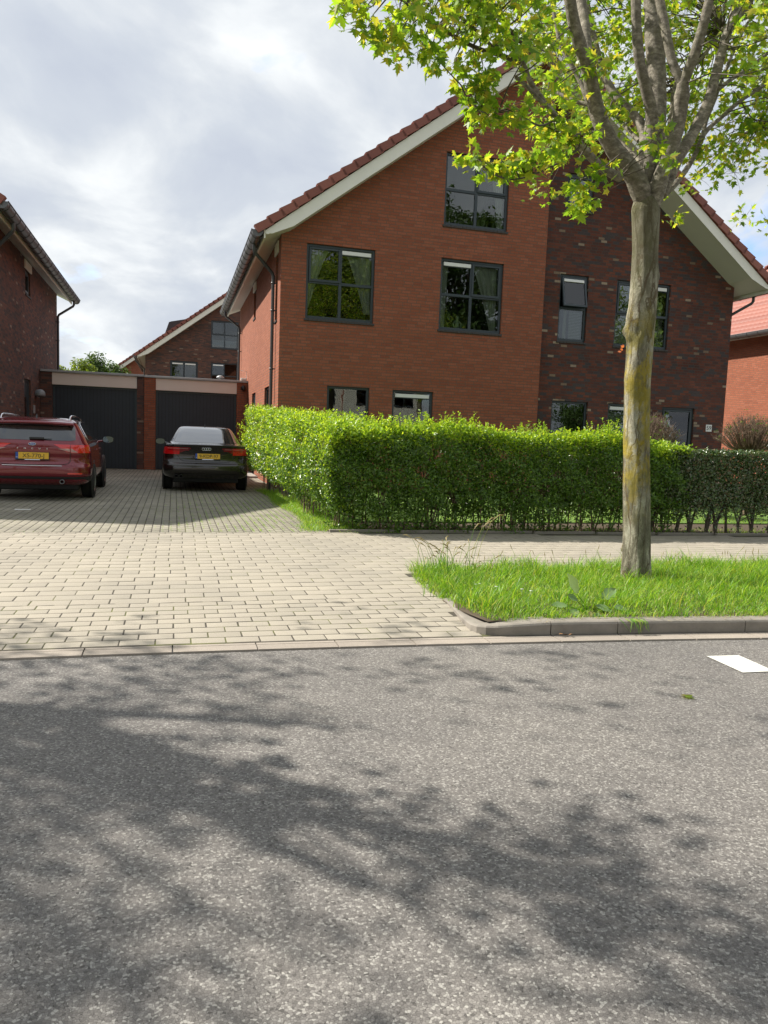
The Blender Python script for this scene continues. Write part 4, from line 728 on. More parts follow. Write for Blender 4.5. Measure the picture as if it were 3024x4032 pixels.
CL = [(5.0,8.09,7.41,0.13,18),(4.88,6.58,6.22,0.19,15),(4.04,7.8,5.19,0.18,17),(4.41,5.35,5.51,0.13,17),(4.1,6.94,5.32,0.2,11),(5.47,8.33,7.37,0.17,14),(1.97,5.5,5.04,0.16,16),(5.43,7.06,5.94,0.2,11),(4.73,7.61,5.1,0.2,15),(1.57,4.97,4.16,0.11,16),(5.46,6.42,5.7,0.16,12),(3.73,6.95,5.52,0.21,15),(2.35,4.97,3.99,0.17,13),(3.11,6.06,4.41,0.18,18),(1.82,5.15,4.21,0.15,16),(5.15,7.74,7.04,0.14,17),(5.29,8.3,7.51,0.13,13),(4.7,7.48,5.53,0.16,17),(1.75,5.48,4.33,0.16,14),(5.59,7.53,5.23,0.2,15),(1.49,5.68,4.83,0.16,14),(5.55,7.76,7.02,0.15,12),(2.2,5.32,4.75,0.19,16),(1.61,4.93,4.63,0.13,15),(3.55,7.46,5.64,0.11,11),(2.64,5.9,4.87,0.14,16),(2.32,4.91,4.75,0.18,12),(3.39,6.69,4.79,0.17,11),(4.66,7.44,5.94,0.15,17),(3.32,6.67,5.75,0.18,12),(5.01,6.55,6.07,0.21,15),(6.95,7.7,5.56,0.16,17),(4.49,6.7,4.76,0.11,13),(1.85,5.42,4.48,0.18,17),(6.17,7.78,7.31,0.21,15),(5.64,7.47,7.25,0.12,12),(5.19,5.97,6.14,0.17,12),(1.88,5.48,4.91,0.19,17),(7.24,8.09,6.33,0.15,14),(6.77,7.37,6.34,0.13,18),(1.44,4.98,4.15,0.16,18),(5.56,6.36,5.34,0.18,13),(4.63,8.13,5.23,0.17,15),(4.86,5.78,5.41,0.19,14),(1.69,5.65,4.62,0.12,18),(5.59,8.21,7.19,0.11,12),(5.98,7.32,6.2,0.16,14),(6.39,7.47,5.63,0.12,14),(4.46,5.53,5.33,0.13,11),(6.57,7.75,6.98,0.14,17),(1.27,4.84,4.27,0.16,16),(2.72,5.59,4.53,0.17,18),(2.4,5.29,4.22,0.14,17),(6.8,8.01,7.65,0.15,16),(5.65,7.74,6.67,0.14,16),(4.97,7.44,5.7,0.18,13),(4.7,7.2,5.01,0.16,12),(5.22,5.99,5.98,0.18,17),(5.28,7.18,5.61,0.15,13),(2.28,5.4,4.65,0.19,16),(4.54,6.71,5.21,0.17,17),(4.08,6.87,6.25,0.17,14),(4.84,5.87,5.31,0.19,18),(3.06,6.82,5.04,0.17,15),(4.31,5.0,4.16,0.13,11),(1.69,5.02,4.61,0.19,14),(5.36,8.32,6.47,0.12,12),(4.68,8.15,4.79,0.12,11),(5.71,8.03,5.48,0.2,17),(5.43,8.0,6.99,0.19,13),(2.32,5.12,4.26,0.2,14),(5.1,7.94,6.65,0.13,11),(5.26,7.51,6.26,0.13,11),(6.23,8.13,7.11,0.13,11),(1.44,4.83,4.07,0.12,13),(3.71,7.68,6.56,0.15,16),(4.71,5.21,5.25,0.16,13),(2.2,5.45,5.08,0.19,15),(2.19,5.7,4.96,0.17,16),(3.3,6.94,6.28,0.12,12),(3.65,7.13,6.22,0.19,16),(5.16,5.91,6.16,0.17,17),(1.19,4.93,4.26,0.15,16),(4.6,8.09,5.22,0.15,16),(5.47,6.27,5.66,0.13,18),(4.26,7.82,5.13,0.11,13),(3.67,7.14,4.75,0.12,14),(3.64,7.03,4.41,0.21,11),(1.15,4.92,4.07,0.17,12),(2.82,5.59,3.86,0.18,13),(7.13,8.15,7.66,0.12,15),(6.12,6.76,6.42,0.15,16),(5.38,6.44,6.41,0.13,12),(4.66,7.16,4.9,0.15,12),(2.58,5.29,4.56,0.11,15),(4.48,7.73,5.18,0.13,16),(5.78,7.33,7.12,0.14,14),(5.55,7.66,4.9,0.16,17),(2.26,5.25,4.83,0.2,17),(2.57,5.02,4.04,0.21,11),(5.14,7.16,6.3,0.18,15),(1.48,5.29,4.24,0.13,18),(6.25,8.36,5.83,0.15,13),(3.34,7.64,6.0,0.18,11),(2.2,5.06,4.06,0.14,16),(5.93,7.36,5.63,0.18,18),(2.36,5.05,4.61,0.15,13),(1.96,5.67,5.12,0.16,16),(3.7,6.53,5.66,0.2,18),(4.09,7.96,5.42,0.19,17),(2.79,5.74,5.05,0.14,13),(2.93,5.8,4.46,0.14,12),(5.41,8.2,6.65,0.17,14),(2.29,5.84,4.87,0.15,11),(5.51,6.2,5.74,0.14,13),(3.7,7.87,6.03,0.16,14),(5.02,7.38,5.97,0.17,13),(4.45,6.6,4.93,0.13,14),(2.38,4.99,4.72,0.12,12),(1.61,5.81,5.15,0.12,14),(6.45,7.69,7.37,0.16,16),(4.12,7.27,4.61,0.14,13),(4.33,7.63,4.84,0.19,13),(6.92,7.67,6.81,0.12,11),(4.21,7.53,4.97,0.12,14),(2.08,5.15,4.17,0.15,16),(2.02,5.61,5.12,0.14,14),(3.31,6.65,5.18,0.2,18),(5.79,6.28,6.49,0.16,15),(2.48,5.77,5.13,0.15,17),(5.18,7.46,6.24,0.15,12),(4.24,7.2,6.49,0.12,12),(1.57,4.83,4.04,0.18,16),(4.58,8.09,5.34,0.15,12),(1.79,5.41,4.92,0.12,13),(5.7,7.24,6.71,0.15,15),(3.88,8.13,7.11,0.18,12),(5.13,7.12,6.16,0.17,12),(6.0,7.61,6.56,0.13,17),(5.88,6.61,6.72,0.2,14),(4.27,7.39,6.77,0.16,15),(2.11,5.05,4.21,0.17,16),(5.61,6.65,6.48,0.17,16),(4.44,7.35,5.05,0.2,14),(3.6,6.7,4.32,0.2,17),(5.92,7.39,6.47,0.13,11),(1.75,5.11,4.34,0.14,11),(4.7,6.92,5.92,0.17,14),(2.09,5.39,4.53,0.16,11),(3.66,7.14,6.25,0.17,12),(2.28,5.49,5.06,0.13,18),(4.84,7.63,5.29,0.18,15),(5.04,7.41,5.13,0.13,14),(4.36,7.55,6.07,0.18,13),(4.26,7.55,5.83,0.18,18),(4.58,6.73,6.23,0.12,17),(5.16,6.21,5.2,0.12,15),(2.64,6.12,5.51,0.18,15),(4.07,6.92,5.36,0.19,16),(6.1,7.22,7.02,0.19,14),(4.89,5.28,5.08,0.19,13),(2.11,5.76,4.46,0.18,17),(5.43,5.87,5.28,0.14,17),(5.18,6.89,6.54,0.17,15),(5.04,6.8,4.39,0.18,18),(2.51,5.29,4.72,0.14,13),(4.78,7.55,5.77,0.15,13),(3.63,6.69,5.62,0.15,18),(6.27,6.97,5.18,0.15,14),(2.09,5.09,4.69,0.19,17),(4.87,7.31,5.07,0.12,18),(3.98,7.61,6.8,0.15,13),(2.12,5.38,4.25,0.14,12),(4.4,8.26,6.16,0.11,18),(2.22,5.34,4.68,0.19,13),(2.46,5.28,4.02,0.18,14),(3.24,6.75,4.64,0.15,18),(2.29,5.67,4.5,0.18,14),(5.1,6.89,4.33,0.12,14),(5.76,6.23,6.46,0.15,16),(1.26,5.08,4.55,0.2,16),(2.43,5.36,4.29,0.2,11),(5.17,7.96,5.4,0.15,17),(2.41,5.28,4.28,0.12,14),(6.88,7.72,6.9,0.2,17),(6.64,7.18,6.94,0.17,18),(2.02,5.08,4.23,0.11,16),(2.03,5.11,4.36,0.12,17),(1.74,5.05,4.56,0.2,16),(4.04,6.89,4.67,0.11,15),(5.45,7.03,6.39,0.19,16),(1.83,5.8,5.13,0.2,12),(3.29,6.66,5.72,0.15,15),(5.49,6.89,5.55,0.12,17),(5.15,6.04,5.39,0.18,14),(1.68,4.83,4.57,0.2,16),(4.81,7.98,6.85,0.12,16),(4.06,8.19,5.39,0.13,11),(1.4,5.33,4.74,0.15,14),(4.91,6.09,5.43,0.11,16),(3.83,7.4,5.59,0.13,12),(5.39,8.33,7.32,0.15,11),(3.78,7.53,4.96,0.21,17),(4.33,5.17,4.48,0.2,12),(4.35,6.66,6.05,0.19,11),(5.58,7.96,5.42,0.11,14),(5.52,7.93,5.7,0.18,16),(3.5,7.11,5.33,0.12,15),(5.29,6.19,5.4,0.16,16),(1.89,4.99,4.34,0.15,13),(6.12,6.86,5.09,0.15,17),(5.52,7.72,6.21,0.19,15),(4.63,7.43,5.75,0.13,15),(3.47,7.72,6.59,0.18,15),(2.94,5.86,4.53,0.18,12),(5.82,7.69,6.61,0.16,18),(4.89,6.77,6.16,0.13,16),(6.21,6.94,5.22,0.21,15),(2.32,4.93,4.35,0.21,12),(4.51,6.65,5.53,0.2,16),(2.13,5.06,4.3,0.17,14),(5.31,7.18,4.86,0.13,11),(1.7,4.95,4.6,0.2,18),(6.34,7.63,7.12,0.19,17),(5.3,7.18,5.53,0.2,17),(6.38,6.89,6.27,0.19,14),(5.24,8.15,7.06,0.13,12),(6.2,6.78,6.74,0.2,17),(6.01,7.52,7.37,0.17,15),(1.95,4.95,4.3,0.2,13),(5.6,7.23,5.89,0.13,18),(4.47,7.18,6.08,0.15,12),(3.57,7.15,6.2,0.15,12),(2.24,5.23,4.18,0.16,11),(2.34,5.05,4.68,0.18,15),(1.48,4.88,4.47,0.16,13),(1.45,5.24,4.6,0.18,14),(6.31,7.83,6.06,0.15,11),(1.94,5.06,4.22,0.15,13),(4.78,5.31,5.22,0.19,17),(2.86,5.48,3.85,0.14,16),(3.02,5.86,4.26,0.19,12),(5.02,6.54,5.72,0.11,13),(4.74,6.8,5.75,0.13,12),(4.0,6.99,5.08,0.13,12),(3.85,6.87,4.68,0.17,18),(5.34,5.86,4.78,0.18,13),(4.93,7.46,5.63,0.18,17),(4.55,7.57,6.08,0.16,15),(5.09,8.24,6.78,0.15,18),(3.46,6.91,5.11,0.16,12),(5.45,8.19,6.89,0.11,17),(4.56,8.27,5.79,0.13,11),(3.75,7.66,6.4,0.18,16),(5.35,6.05,4.62,0.11,16),(4.8,7.43,5.35,0.13,11),(2.11,5.24,4.27,0.15,11),(5.24,6.23,6.14,0.13,12),(1.29,5.57,4.97,0.15,16),(2.5,5.8,4.45,0.13,12),(2.37,5.76,5.18,0.12,15),(4.29,6.71,4.48,0.13,16),(4.39,6.95,5.92,0.13,11),(1.81,5.21,4.55,0.21,16),(2.15,5.29,4.62,0.21,12),(4.53,5.25,4.93,0.21,18),(4.74,7.13,6.04,0.14,14),(1.51,4.96,4.08,0.16,16),(4.95,8.16,6.1,0.18,17),(5.32,6.31,6.24,0.19,13),(4.84,6.96,6.43,0.15,11),(4.55,6.68,5.3,0.17,16),(4.49,7.64,4.92,0.17,11),(4.95,6.82,5.5,0.12,11),(1.97,5.13,4.17,0.15,15),(4.41,6.89,6.31,0.17,11),(4.39,7.61,5.51,0.18,17),(1.79,4.86,4.06,0.16,12),(1.58,5.18,4.55,0.13,15),(4.5,8.31,5.33,0.11,11),(4.24,7.08,6.56,0.2,13),(4.13,8.07,4.95,0.16,14),(5.08,7.71,6.48,0.15,14),(2.56,5.85,4.89,0.2,15),(5.83,8.17,6.56,0.12,11),(3.52,7.34,5.66,0.17,18),(2.19,5.81,4.62,0.18,11),(5.61,6.96,6.19,0.18,17),(3.45,7.57,5.98,0.17,18),(4.89,5.53,5.43,0.2,14),(6.54,7.48,6.79,0.14,13),(4.17,7.74,5.89,0.14,11),(3.7,6.95,4.34,0.11,18),(1.57,5.74,4.6,0.21,12),(1.9,5.19,4.62,0.16,12),(3.88,7.52,5.5,0.12,11),(2.02,5.15,4.48,0.17,13),(2.16,5.6,4.84,0.16,13),(4.59,7.9,6.37,0.13,13),(5.59,7.46,4.86,0.12,11),(5.09,7.89,6.48,0.2,17),(2.58,5.62,5.1,0.16,11),(3.34,7.66,5.97,0.19,16),(1.98,5.01,4.6,0.17,16),(3.46,7.1,5.34,0.15,13),(3.21,7.36,6.08,0.15,15),(4.52,8.1,7.22,0.14,15),(5.81,7.41,5.75,0.16,15),(4.59,6.54,5.32,0.13,17),(2.94,5.94,4.54,0.14,16),(1.78,4.9,4.0,0.12,13),(5.8,6.9,6.82,0.18,14),(3.73,7.16,4.46,0.19,18),(4.44,5.61,5.81,0.15,12),(2.13,5.84,5.08,0.18,18),(5.36,8.04,6.3,0.15,17),(5.63,8.31,7.73,0.15,13),(4.17,6.82,6.3,0.17,11),(4.18,6.88,5.42,0.16,14),(2.34,5.6,4.46,0.12,14),(4.38,8.18,6.26,0.18,13),(1.94,4.96,4.62,0.15,11),(6.7,7.28,6.93,0.2,16),(4.46,7.68,6.29,0.11,11),(1.33,4.91,4.31,0.16,17),(4.44,5.53,5.46,0.15,12),(3.65,6.8,5.19,0.13,18),(5.96,6.83,6.47,0.13,17),(1.89,5.12,4.48,0.14,16),(3.98,7.3,5.47,0.14,14),(1.05,5.17,4.16,0.07,9),(1.07,5.06,4.05,0.08,9),(1.15,5.06,4.08,0.08,8),(1.2,5.03,3.98,0.09,11),(1.33,5.24,4.04,0.05,9),(1.33,4.99,3.89,0.07,9),(1.47,5.21,3.98,0.08,10),(1.37,5.04,4.0,0.08,9),(1.72,5.29,4.02,0.09,9),(1.7,5.06,3.88,0.08,10),(1.6,5.15,3.96,0.06,11),(1.93,5.33,4.01,0.07,9),(2.03,5.24,3.97,0.06,9),(2.15,5.34,3.98,0.06,12),(1.99,5.25,3.83,0.08,11),(2.03,5.18,3.79,0.08,10),(2.1,5.15,3.77,0.06,11),(2.09,5.19,3.84,0.08,10),(2.02,5.17,3.65,0.08,9),(2.1,5.23,3.65,0.07,12),(2.11,5.07,3.57,0.09,9),(2.26,5.28,3.69,0.09,10),(2.27,5.12,3.61,0.06,9),(2.36,5.14,3.67,0.06,12),(2.1,5.44,3.44,0.08,10),(2.14,5.39,3.41,0.09,8),(2.14,5.25,3.33,0.07,10),(2.26,5.36,3.36,0.08,10),(2.33,5.39,3.35,0.07,11),(2.39,5.39,3.35,0.07,10),(2.45,5.37,3.37,0.05,9),(2.56,5.44,3.4,0.08,9),(2.59,5.33,3.41,0.08,11),(2.68,5.4,3.52,0.06,9),(2.64,5.19,3.48,0.08,12),(2.71,5.25,3.44,0.08,11),(2.85,5.37,3.55,0.06,9),(2.57,5.38,3.5,0.07,8),(2.51,5.42,3.43,0.07,11),(2.73,5.61,3.76,0.07,10),(2.86,5.69,3.84,0.08,12),(2.86,5.52,3.76,0.05,11),(3.02,5.61,3.8,0.07,10),(3.09,5.53,3.78,0.06,10),(3.25,5.65,3.81,0.06,9),(3.04,5.6,3.72,0.07,12),(2.98,5.69,3.74,0.08,9),(2.96,5.56,3.58,0.08,11),(3.29,5.48,3.46,0.07,8),(3.28,5.59,3.51,0.08,9),(3.1,5.53,3.43,0.08,9),(3.14,5.62,3.38,0.05,10),(3.11,5.47,3.28,0.06,8),(3.11,5.5,3.23,0.06,10),(3.22,5.71,3.26,0.07,12),(3.21,5.6,3.29,0.06,12),(3.71,5.51,3.78,0.08,8),(3.92,5.74,3.81,0.05,9),(3.87,5.61,3.92,0.05,9),(4.02,5.67,3.71,0.08,9),(4.9,6.68,4.39,0.07,10),(4.92,6.58,4.28,0.05,8),(4.92,6.46,4.22,0.08,9),(4.93,6.56,4.32,0.08,8),(5.67,6.84,4.75,0.05,11),(5.84,6.92,4.76,0.07,12),(5.86,6.83,4.7,0.08,9),(5.94,6.85,4.8,0.07,8),(6.05,6.89,4.67,0.08,8),(3.58,5.79,4.15,0.08,9),(3.51,5.87,4.5,0.06,10),(3.5,5.95,4.57,0.07,12),(3.31,5.75,4.41,0.08,11)]
LEAFH = [(0, 0), (.10, -.03), (.30, -.07), (.25, .05), (.46, .16), (.30, .20), (.33, .28), (.60, .50), (.36, .50), (.20, .44), (.22, .66), (.11, .72), (0, 1.0)]
def leaf_template():
    V = []; 
    for sx in (1, -1):
        for x, y in LEAFH: V.append((sx*x, y, -abs(x)*.22 - .10*y*y))
    n = len(LEAFH); return np.array(V), [[tuple(range(n))], [tuple(range(2*n-1, n-1, -1))]]
LT, LF = leaf_template()
def maple(loc_ref, label, group=None):
    root = thing('maple_tree', label, 'tree', (4.31, 6.13, 0), group); org = root.location
    prof = [(4.306, -.05), (4.306, .014), (4.277, .484), (4.231, .971), (4.193, 1.451), (4.179, 1.687), (4.165, 1.923), (4.165, 2.156), (4.163, 2.389), (4.162, 2.62), (4.158, 2.849), (4.150, 3.076), (4.136, 3.301), (4.12, 3.50), (4.11, 3.7)]
    zs = np.linspace(-.05, 3.62, 156); nseg = 40; V = []
    cx = np.interp(zs, [p[1] for p in prof], [p[0] for p in prof])
    rad = np.interp(zs, [-.05, .05, .3, 1.0, 1.9, 2.05, 2.5, 2.9, 3.1, 3.3, 3.46, 3.56, 3.62], [.168, .145, .129, .123, .116, .118, .126, .117, .112, .119, .126, .10, .03])
    burls = [(180, 2.47, .055, .10, .35), (185, 2.31, .05, .045, .30), (165, 2.37, .075, .05, .28), (200, 2.66, .030, .13, .5), (0, 2.90, .055, .07, .5), (10, 2.75, .04, .16, .6), (250, 2.62, .018, .06, .3), (290, 2.66, -.02, .035, .15), (280, 2.45, .02, .12, .4), (180, 1.93, .03, .10, .5), (170, 1.77, .015, .06, .4), (225, 2.36, -.035, .05, .16)]
    for i, z in enumerate(zs):
        for k in range(nseg):
            a = 2*math.pi*k/nseg; r_ = rad[i]*(1+.025*math.sin(3*a+z*1.3)+.02*math.sin(5*a-z*2.1)+.012*math.sin(9*a+z*7))
            if z < .3: r_ += .03*max(0, math.sin(4*a+.7))*(.3-z)/.3
            r_ -= .006*max(0, math.sin(11*a+2*math.sin(z*1.7)))**8
            for ba, bz, bh, bs, bw in burls:
                da = (a-math.radians(ba)+math.pi) % (2*math.pi)-math.pi
                r_ += .62*bh*math.exp(-(da/bw)**2-((z-bz)/bs)**2)
            V.append((cx[i]+r_*math.cos(a), 6.13+r_*math.sin(a), z))
    F = np.array([(i*nseg+k, i*nseg+(k+1) % nseg, (i+1)*nseg+(k+1) % nseg, (i+1)*nseg+k) for i in range(len(zs)-1) for k in range(nseg)])
    bulk('trunk', np.array(V), F, 'bark', root, org, True)
    pts = []
    def smooth(br, sub=4):
        P = np.array(br); n = len(P); out = []
        for i in range(n-1):
            p0, p1, p2, p3 = P[max(i-1, 0)], P[i], P[i+1], P[min(i+2, n-1)]
            for k in range(sub):
                t = k/sub; out.append(.5*((2*p1)+(-p0+p2)*t+(2*p0-5*p1+4*p2-p3)*t*t+(-p0+3*p1-3*p2+p3)*t**3))
        out.append(P[-1]); return np.array(out)
    big = MB(); 
    for b in BR:
        S = smooth(b); S[:, 3] = np.maximum(S[:, 3], .003)*(.92 if S[0, 3] > .06 else 1); S[:3, 3] *= np.array([.55, .75, .9]) if S[0, 3] > .05 else 1
        if S[0, 3] > .018:
            w = rng.normal(0, 1, len(S)); S[:, 3] *= 1+.05*w*np.linspace(.4, 1, len(S))
            o_ = MB().tube([tuple(q[:3]) for q in S], list(S[:, 3]), 14); o_.build('limb', 'limb', root, org)
        else: big.tube([tuple(q[:3]) for q in S], list(S[:, 3]), 7)
        pts += [tuple(q) for q in S if q[3] < .05]
    BP = np.array(pts); tw = big; P = []; Dn = []
    extra = [(random.uniform(4.2, 8.2), random.uniform(6.9, 9.3), random.uniform(4.35, 6.8), .2, 20) for _ in range(135)]+[(random.uniform(5.2, 7.2), random.uniform(5.6, 7.4), random.uniform(4.45, 6.3), .17, 18) for _ in range(60)]
    for (x, y, z, r_, n) in CL+extra:
        n = int(n*(1.15 if x > 2.6 else .95)) if r_ > .1 else int(n*1.7)
        c = np.array([x, y, z]); d = np.linalg.norm(BP[:, :3]-c, axis=1) + np.maximum(0, BP[:, 2]-z-.3)*.7; j = int(np.argmin(d)); a = BP[j, :3]
        L = np.linalg.norm(c-a)
        if L > .04 and L < 2.2:
            m1 = a+(c-a)*.35+np.array([0, 0, .05*L])+rng.normal(0, .03*L, 3); m2 = a+(c-a)*.7+np.array([0, 0, .04*L])+rng.normal(0, .03*L, 3)
            tw.tube([tuple(a), tuple(m1), tuple(m2), tuple(c)], [.006+.002*L, .0055, .004, .002], 5, False)
        for k in range(n):
            q = c+rng.normal(0, max(r_, .085)*.6, 3)*np.array([1, 1, .75])
            P.append(q); v = q-c; Dn.append(v+np.array([0, 0, -.06])+rng.normal(0, .05, 3))
            if k % 3 == 0: tw.tube([tuple(c), tuple((c+q)/2+np.array([0, 0, .01])), tuple(q)], [.002, .0016, .001], 3, False)
    # crown above the picture
    for _ in range(int(190)):
        u = rng.normal(size=3); u /= np.linalg.norm(u); c = np.array([4.4, 6.3, 6.6])+u*np.array([2.9, 2.7, 2.2])*rng.uniform(.55, 1)
        if c[2] < 5.6: continue
        for k in range(16): q = c+rng.normal(0, .16, 3); P.append(q); Dn.append(q-c+np.array([0, 0, -.06]))
    tw.build('twigs', 'twig2', root, org)
    P = np.array(P); n = len(P); Nn = unit(n)*.8+np.array([-.2, -.35, .6]); D = np.array(Dn)+unit(n)*.04
    S = rng.uniform(.050, .095, n)
    V, F = scatter(LT, LF, P, Nn, D, S); bulk('crown', V, F, 'maple', root, org)
    cm = (np.sin(P[:, 0]*2.9+1)*np.sin(P[:, 1]*3.1)+np.sin(P[:, 2]*3.4+P[:, 0])*.8 > -.30) & (rng.random(n) < .62) & (P[:, 2] < 7.7)
    V, F = scatter(LT, LF, P[cm], Nn[cm], D[cm], S[cm]*1.1); o_ = bulk('thin_crown', V, F, 'maple', None, org); global THIN; THIN = o_.data; bpy.data.objects.remove(o_)
    # two tufts of red shoots on the trunk
    V, F = scatter(LT, LF, np.array([(3.965, 6.10, 2.20), (3.955, 6.11, 2.18), (3.97, 6.09, 2.22)]), unit(3)+np.array([0, -.6, .3]), unit(3)*.4+np.array([-1, 0, -.2]), np.full(3, .035)); bulk('young_shoots', V, F, 'red_bud', root, org)
    return root
tree = maple(None, 'street maple with knobbly lichen-covered trunk on the grass verge', 'street maples')
def copy_maple(x, y, rz, sc, label, z=0):
    c = copy_tree(tree); c.location = (x, y, z); c.rotation_euler = (0, 0, rz); c.scale = (sc,)*3; c['label'] = label
    if sc == 1.0:
        for q in c.children:
            if q.name.startswith('crown'): q.data = THIN
    return c
copy_maple(-4.9, 6.2, R(120), 1.0, 'street maple beyond the left edge, casting the dappled road shade')
copy_maple(-2.0, -9.5, R(80), 1.15, 'street maple across the road, left of the pair')
copy_maple(6.5, -10.5, R(150), 1.2, 'street maple across the road, opposite the house')
copy_maple(15.0, -9.8, R(260), 1.15, 'street maple across the road, right of the pair')
opp = copy_tree(semi); opp.location = (20.5, -26, 0); opp.rotation_euler = (0, 0, math.pi); opp['label'] = 'pale gabled house across the road, behind the viewer'
for o_ in opp.children:
    if 'wall' in o_.name and 'inner' not in o_.name: o_.material_slots[0].link = 'OBJECT'; o_.material_slots[0].material = M['cream']

# ------------------------------------------------------------------ hedges
PT = np.array([(0, 0, 0), (.22, .35, .07), (.20, .65, .06), (0, 1, -.05), (-.20, .65, .06), (-.22, .35, .07), (0, .5, 0)]); PF = [[(0, 1, 6), (1, 2, 6), (2, 3, 6), (3, 4, 6), (4, 5, 6), (5, 0, 6)]]
PT4 = np.array([(0, 0, 0), (.23, .45, .07), (0, 1, -.04), (-.23, .45, .07)]); PF4 = [[(0, 1, 2), (0, 2, 3)]]
def bumpy(a, b, s=0.0): return .5*math.sin(a*2.3+s)+.3*math.sin(a*5.1+b*2.2+s*2)+.25*math.sin(b*4.3+a*1.7+s)+.2*math.sin(a*11+b*7)
root = thing('privet_hedge', 'tall bright green hedge wrapping the corner between driveway and garden', 'hedge', (2.6, 10.3, 0)); org = root.location
P = []; Nr = []; young = []
def put(x, y, z, n, jit=.05, yg=0):
    if yg == 0 and math.sin(x*9+z*4)*math.sin(z*11+y*5)*math.sin(y*7-x*3) > .42: return
    P.append((x+random.gauss(0, jit), y+random.gauss(0, jit), z+random.gauss(0, jit))); Nr.append(n); young.append(yg)
FX0, FX1 = 2.05, 7.55
def fy(x): return 9.95-(x-2)*.055
def htop(x): return 1.44+.06*bumpy(x, 3)+.03*math.sin(x*2.1)-.10*max(0, 2.35-x) - max(0, x-6.2)*.09
for _ in range(42000):          # street face
    x = random.uniform(FX0, FX1); z = random.random()**.85*1.42; b = bumpy(x*1.5, z*3)
    if z < .40 and random.random() < ((.75 if z < .2 else .35) if x > 5 + .6*math.sin(z*9) else (.45 if z < .2 else .1)): continue
    if z > htop(x): continue
    dep = abs(random.gauss(0, .09)); put(x, fy(x)-.10+.14*b+dep+.35*max(0, 2.3-x)+(.06 if z < .4 else 0), z, (0, -1, .35), .02, 1 if random.random() < (z-htop(x)+.32)*2.6 else 0)
for _ in range(20000):
    x = random.uniform(FX0, FX1); z = random.uniform(.2, 1.3); put(x, fy(x)+random.uniform(.1, .8), z, (0, -.3, .6), .05)
for _ in range(16000):          # top of the street arm
    x = random.uniform(FX0-.1, FX1); y = fy(x)+random.uniform(-.12, .85); put(x, y, htop(x)+random.gauss(0, .045)-.05, (0, -.2, 1), .02, 1)
def sprig(x, y, z, h, n=9):
    lx, ly = random.gauss(0, .12), random.gauss(0, .12)
    for k in range(n):
        t = (k+.5)/n
        for s in (0, 1): P.append((x+lx*h*t*2, y+ly*h*t*2, z+h*t)); a = random.uniform(0, 6.28); Nr.append((math.cos(a)*.5, math.sin(a)*.5, 1)); young.append(2)
sp = []
for _ in range(330):
    x = random.uniform(FX0-.1, FX1-.3); cl_ = .5+.5*math.sin(x*3.1+1)*math.sin(x*7.3)
    sp.append((x, fy(x)+random.uniform(-.08, .6), htop(x)-.05, random.uniform(.06, .13)+.17*cl_*random.random()))
for cx_ in (3.42, 4.05, 4.9, 5.2, 2.9, 6.3, 3.75):
    for _ in range(7): sp.append((cx_+random.gauss(0, .05), fy(cx_)+random.uniform(0, .3), htop(cx_), random.uniform(.12, .24)))
# driveway arm
def ax(y): return 1.86+.10*bumpy(y, 1.3, 2) - .16*math.exp(-((y-17.0)/2.2)**2) + max(0, 11.2-y)*.16
def atop(y): return 1.46+.045*(y-10)+.06*bumpy(y*1.3, 2)
for _ in range(30000):
    y = 9.9+random.random()**1.25*9.6; z = random.uniform(.0, atop(y)); lo = .22+.035*(y-10) if y < 16 else .5
    if z < lo+.12*bumpy(y*2, 1) : continue
    bulge = .16*math.sin(min(1, z/1.4)*math.pi); put(ax(y)-bulge+abs(random.gauss(0, .10))+.06*bumpy(y*2, z*4)+max(0, .62-z)*.8, y, z, (-1, -.25, .3), .025, 1 if (z > 1.0 and random.random() < .5) or random.random() < .2 else 0)
for _ in range(16000):
    y = 9.9+random.random()**1.2*9.6; x = ax(y)+random.uniform(-.08, .95); put(x, y, atop(y)-.04+random.gauss(0, .06)-.12*max(0, (x-ax(y)-.6)), (-.2, -.3, 1), .02, 1)
for _ in range(6000): y = random.uniform(10, 19); put(ax(y)+random.uniform(.2, .9), y, random.uniform(.5, 1.4), (-.5, 0, .5))
for _ in range(330):
    y = random.uniform(9.9, 19.3); sp.append((ax(y)+random.uniform(-.02, .9), y, atop(y)-.05, random.uniform(.07, .22)))
for _ in range(150):
    y = random.uniform(11, 19); z = random.uniform(.6, 1.5); x = ax(y)-.1
    lx = -random.uniform(.05, .2)
    for k in range(7): t = k/7; P.append((x+lx*t*1.4, y+random.gauss(0, .01), z+.12*t)); Nr.append((0, 0, 1)); young.append(1)
for s_ in sp: sprig(*s_)
P = np.array(P); Nr = np.array(Nr, float); young = np.array(young); n = len(P)
Nn = Nr*.75+unit(n)*.8; D = unit(n)+Nr*.35+np.array([0, 0, .35]); S = rng.uniform(.036, .066, n)
D[young == 2] = unit((young == 2).sum())*.8+np.array([0, 0, .8]); S[young == 2] = rng.uniform(.03, .05, (young == 2).sum())
for lab, sel, mt in (('foliage', young == 0, 'hedge'), ('young_growth', young >= 1, 'hedge_new')):
    V, F = scatter(PT4, PF4, P[sel], Nn[sel], D[sel], S[sel]); bulk(lab, V, F, mt, root, org)
st = MB()
for x, y, z, h in sp: st.tube([(x, y, z-.1), (x, y, z+h*.8)], [.003, .0015], 3, False)
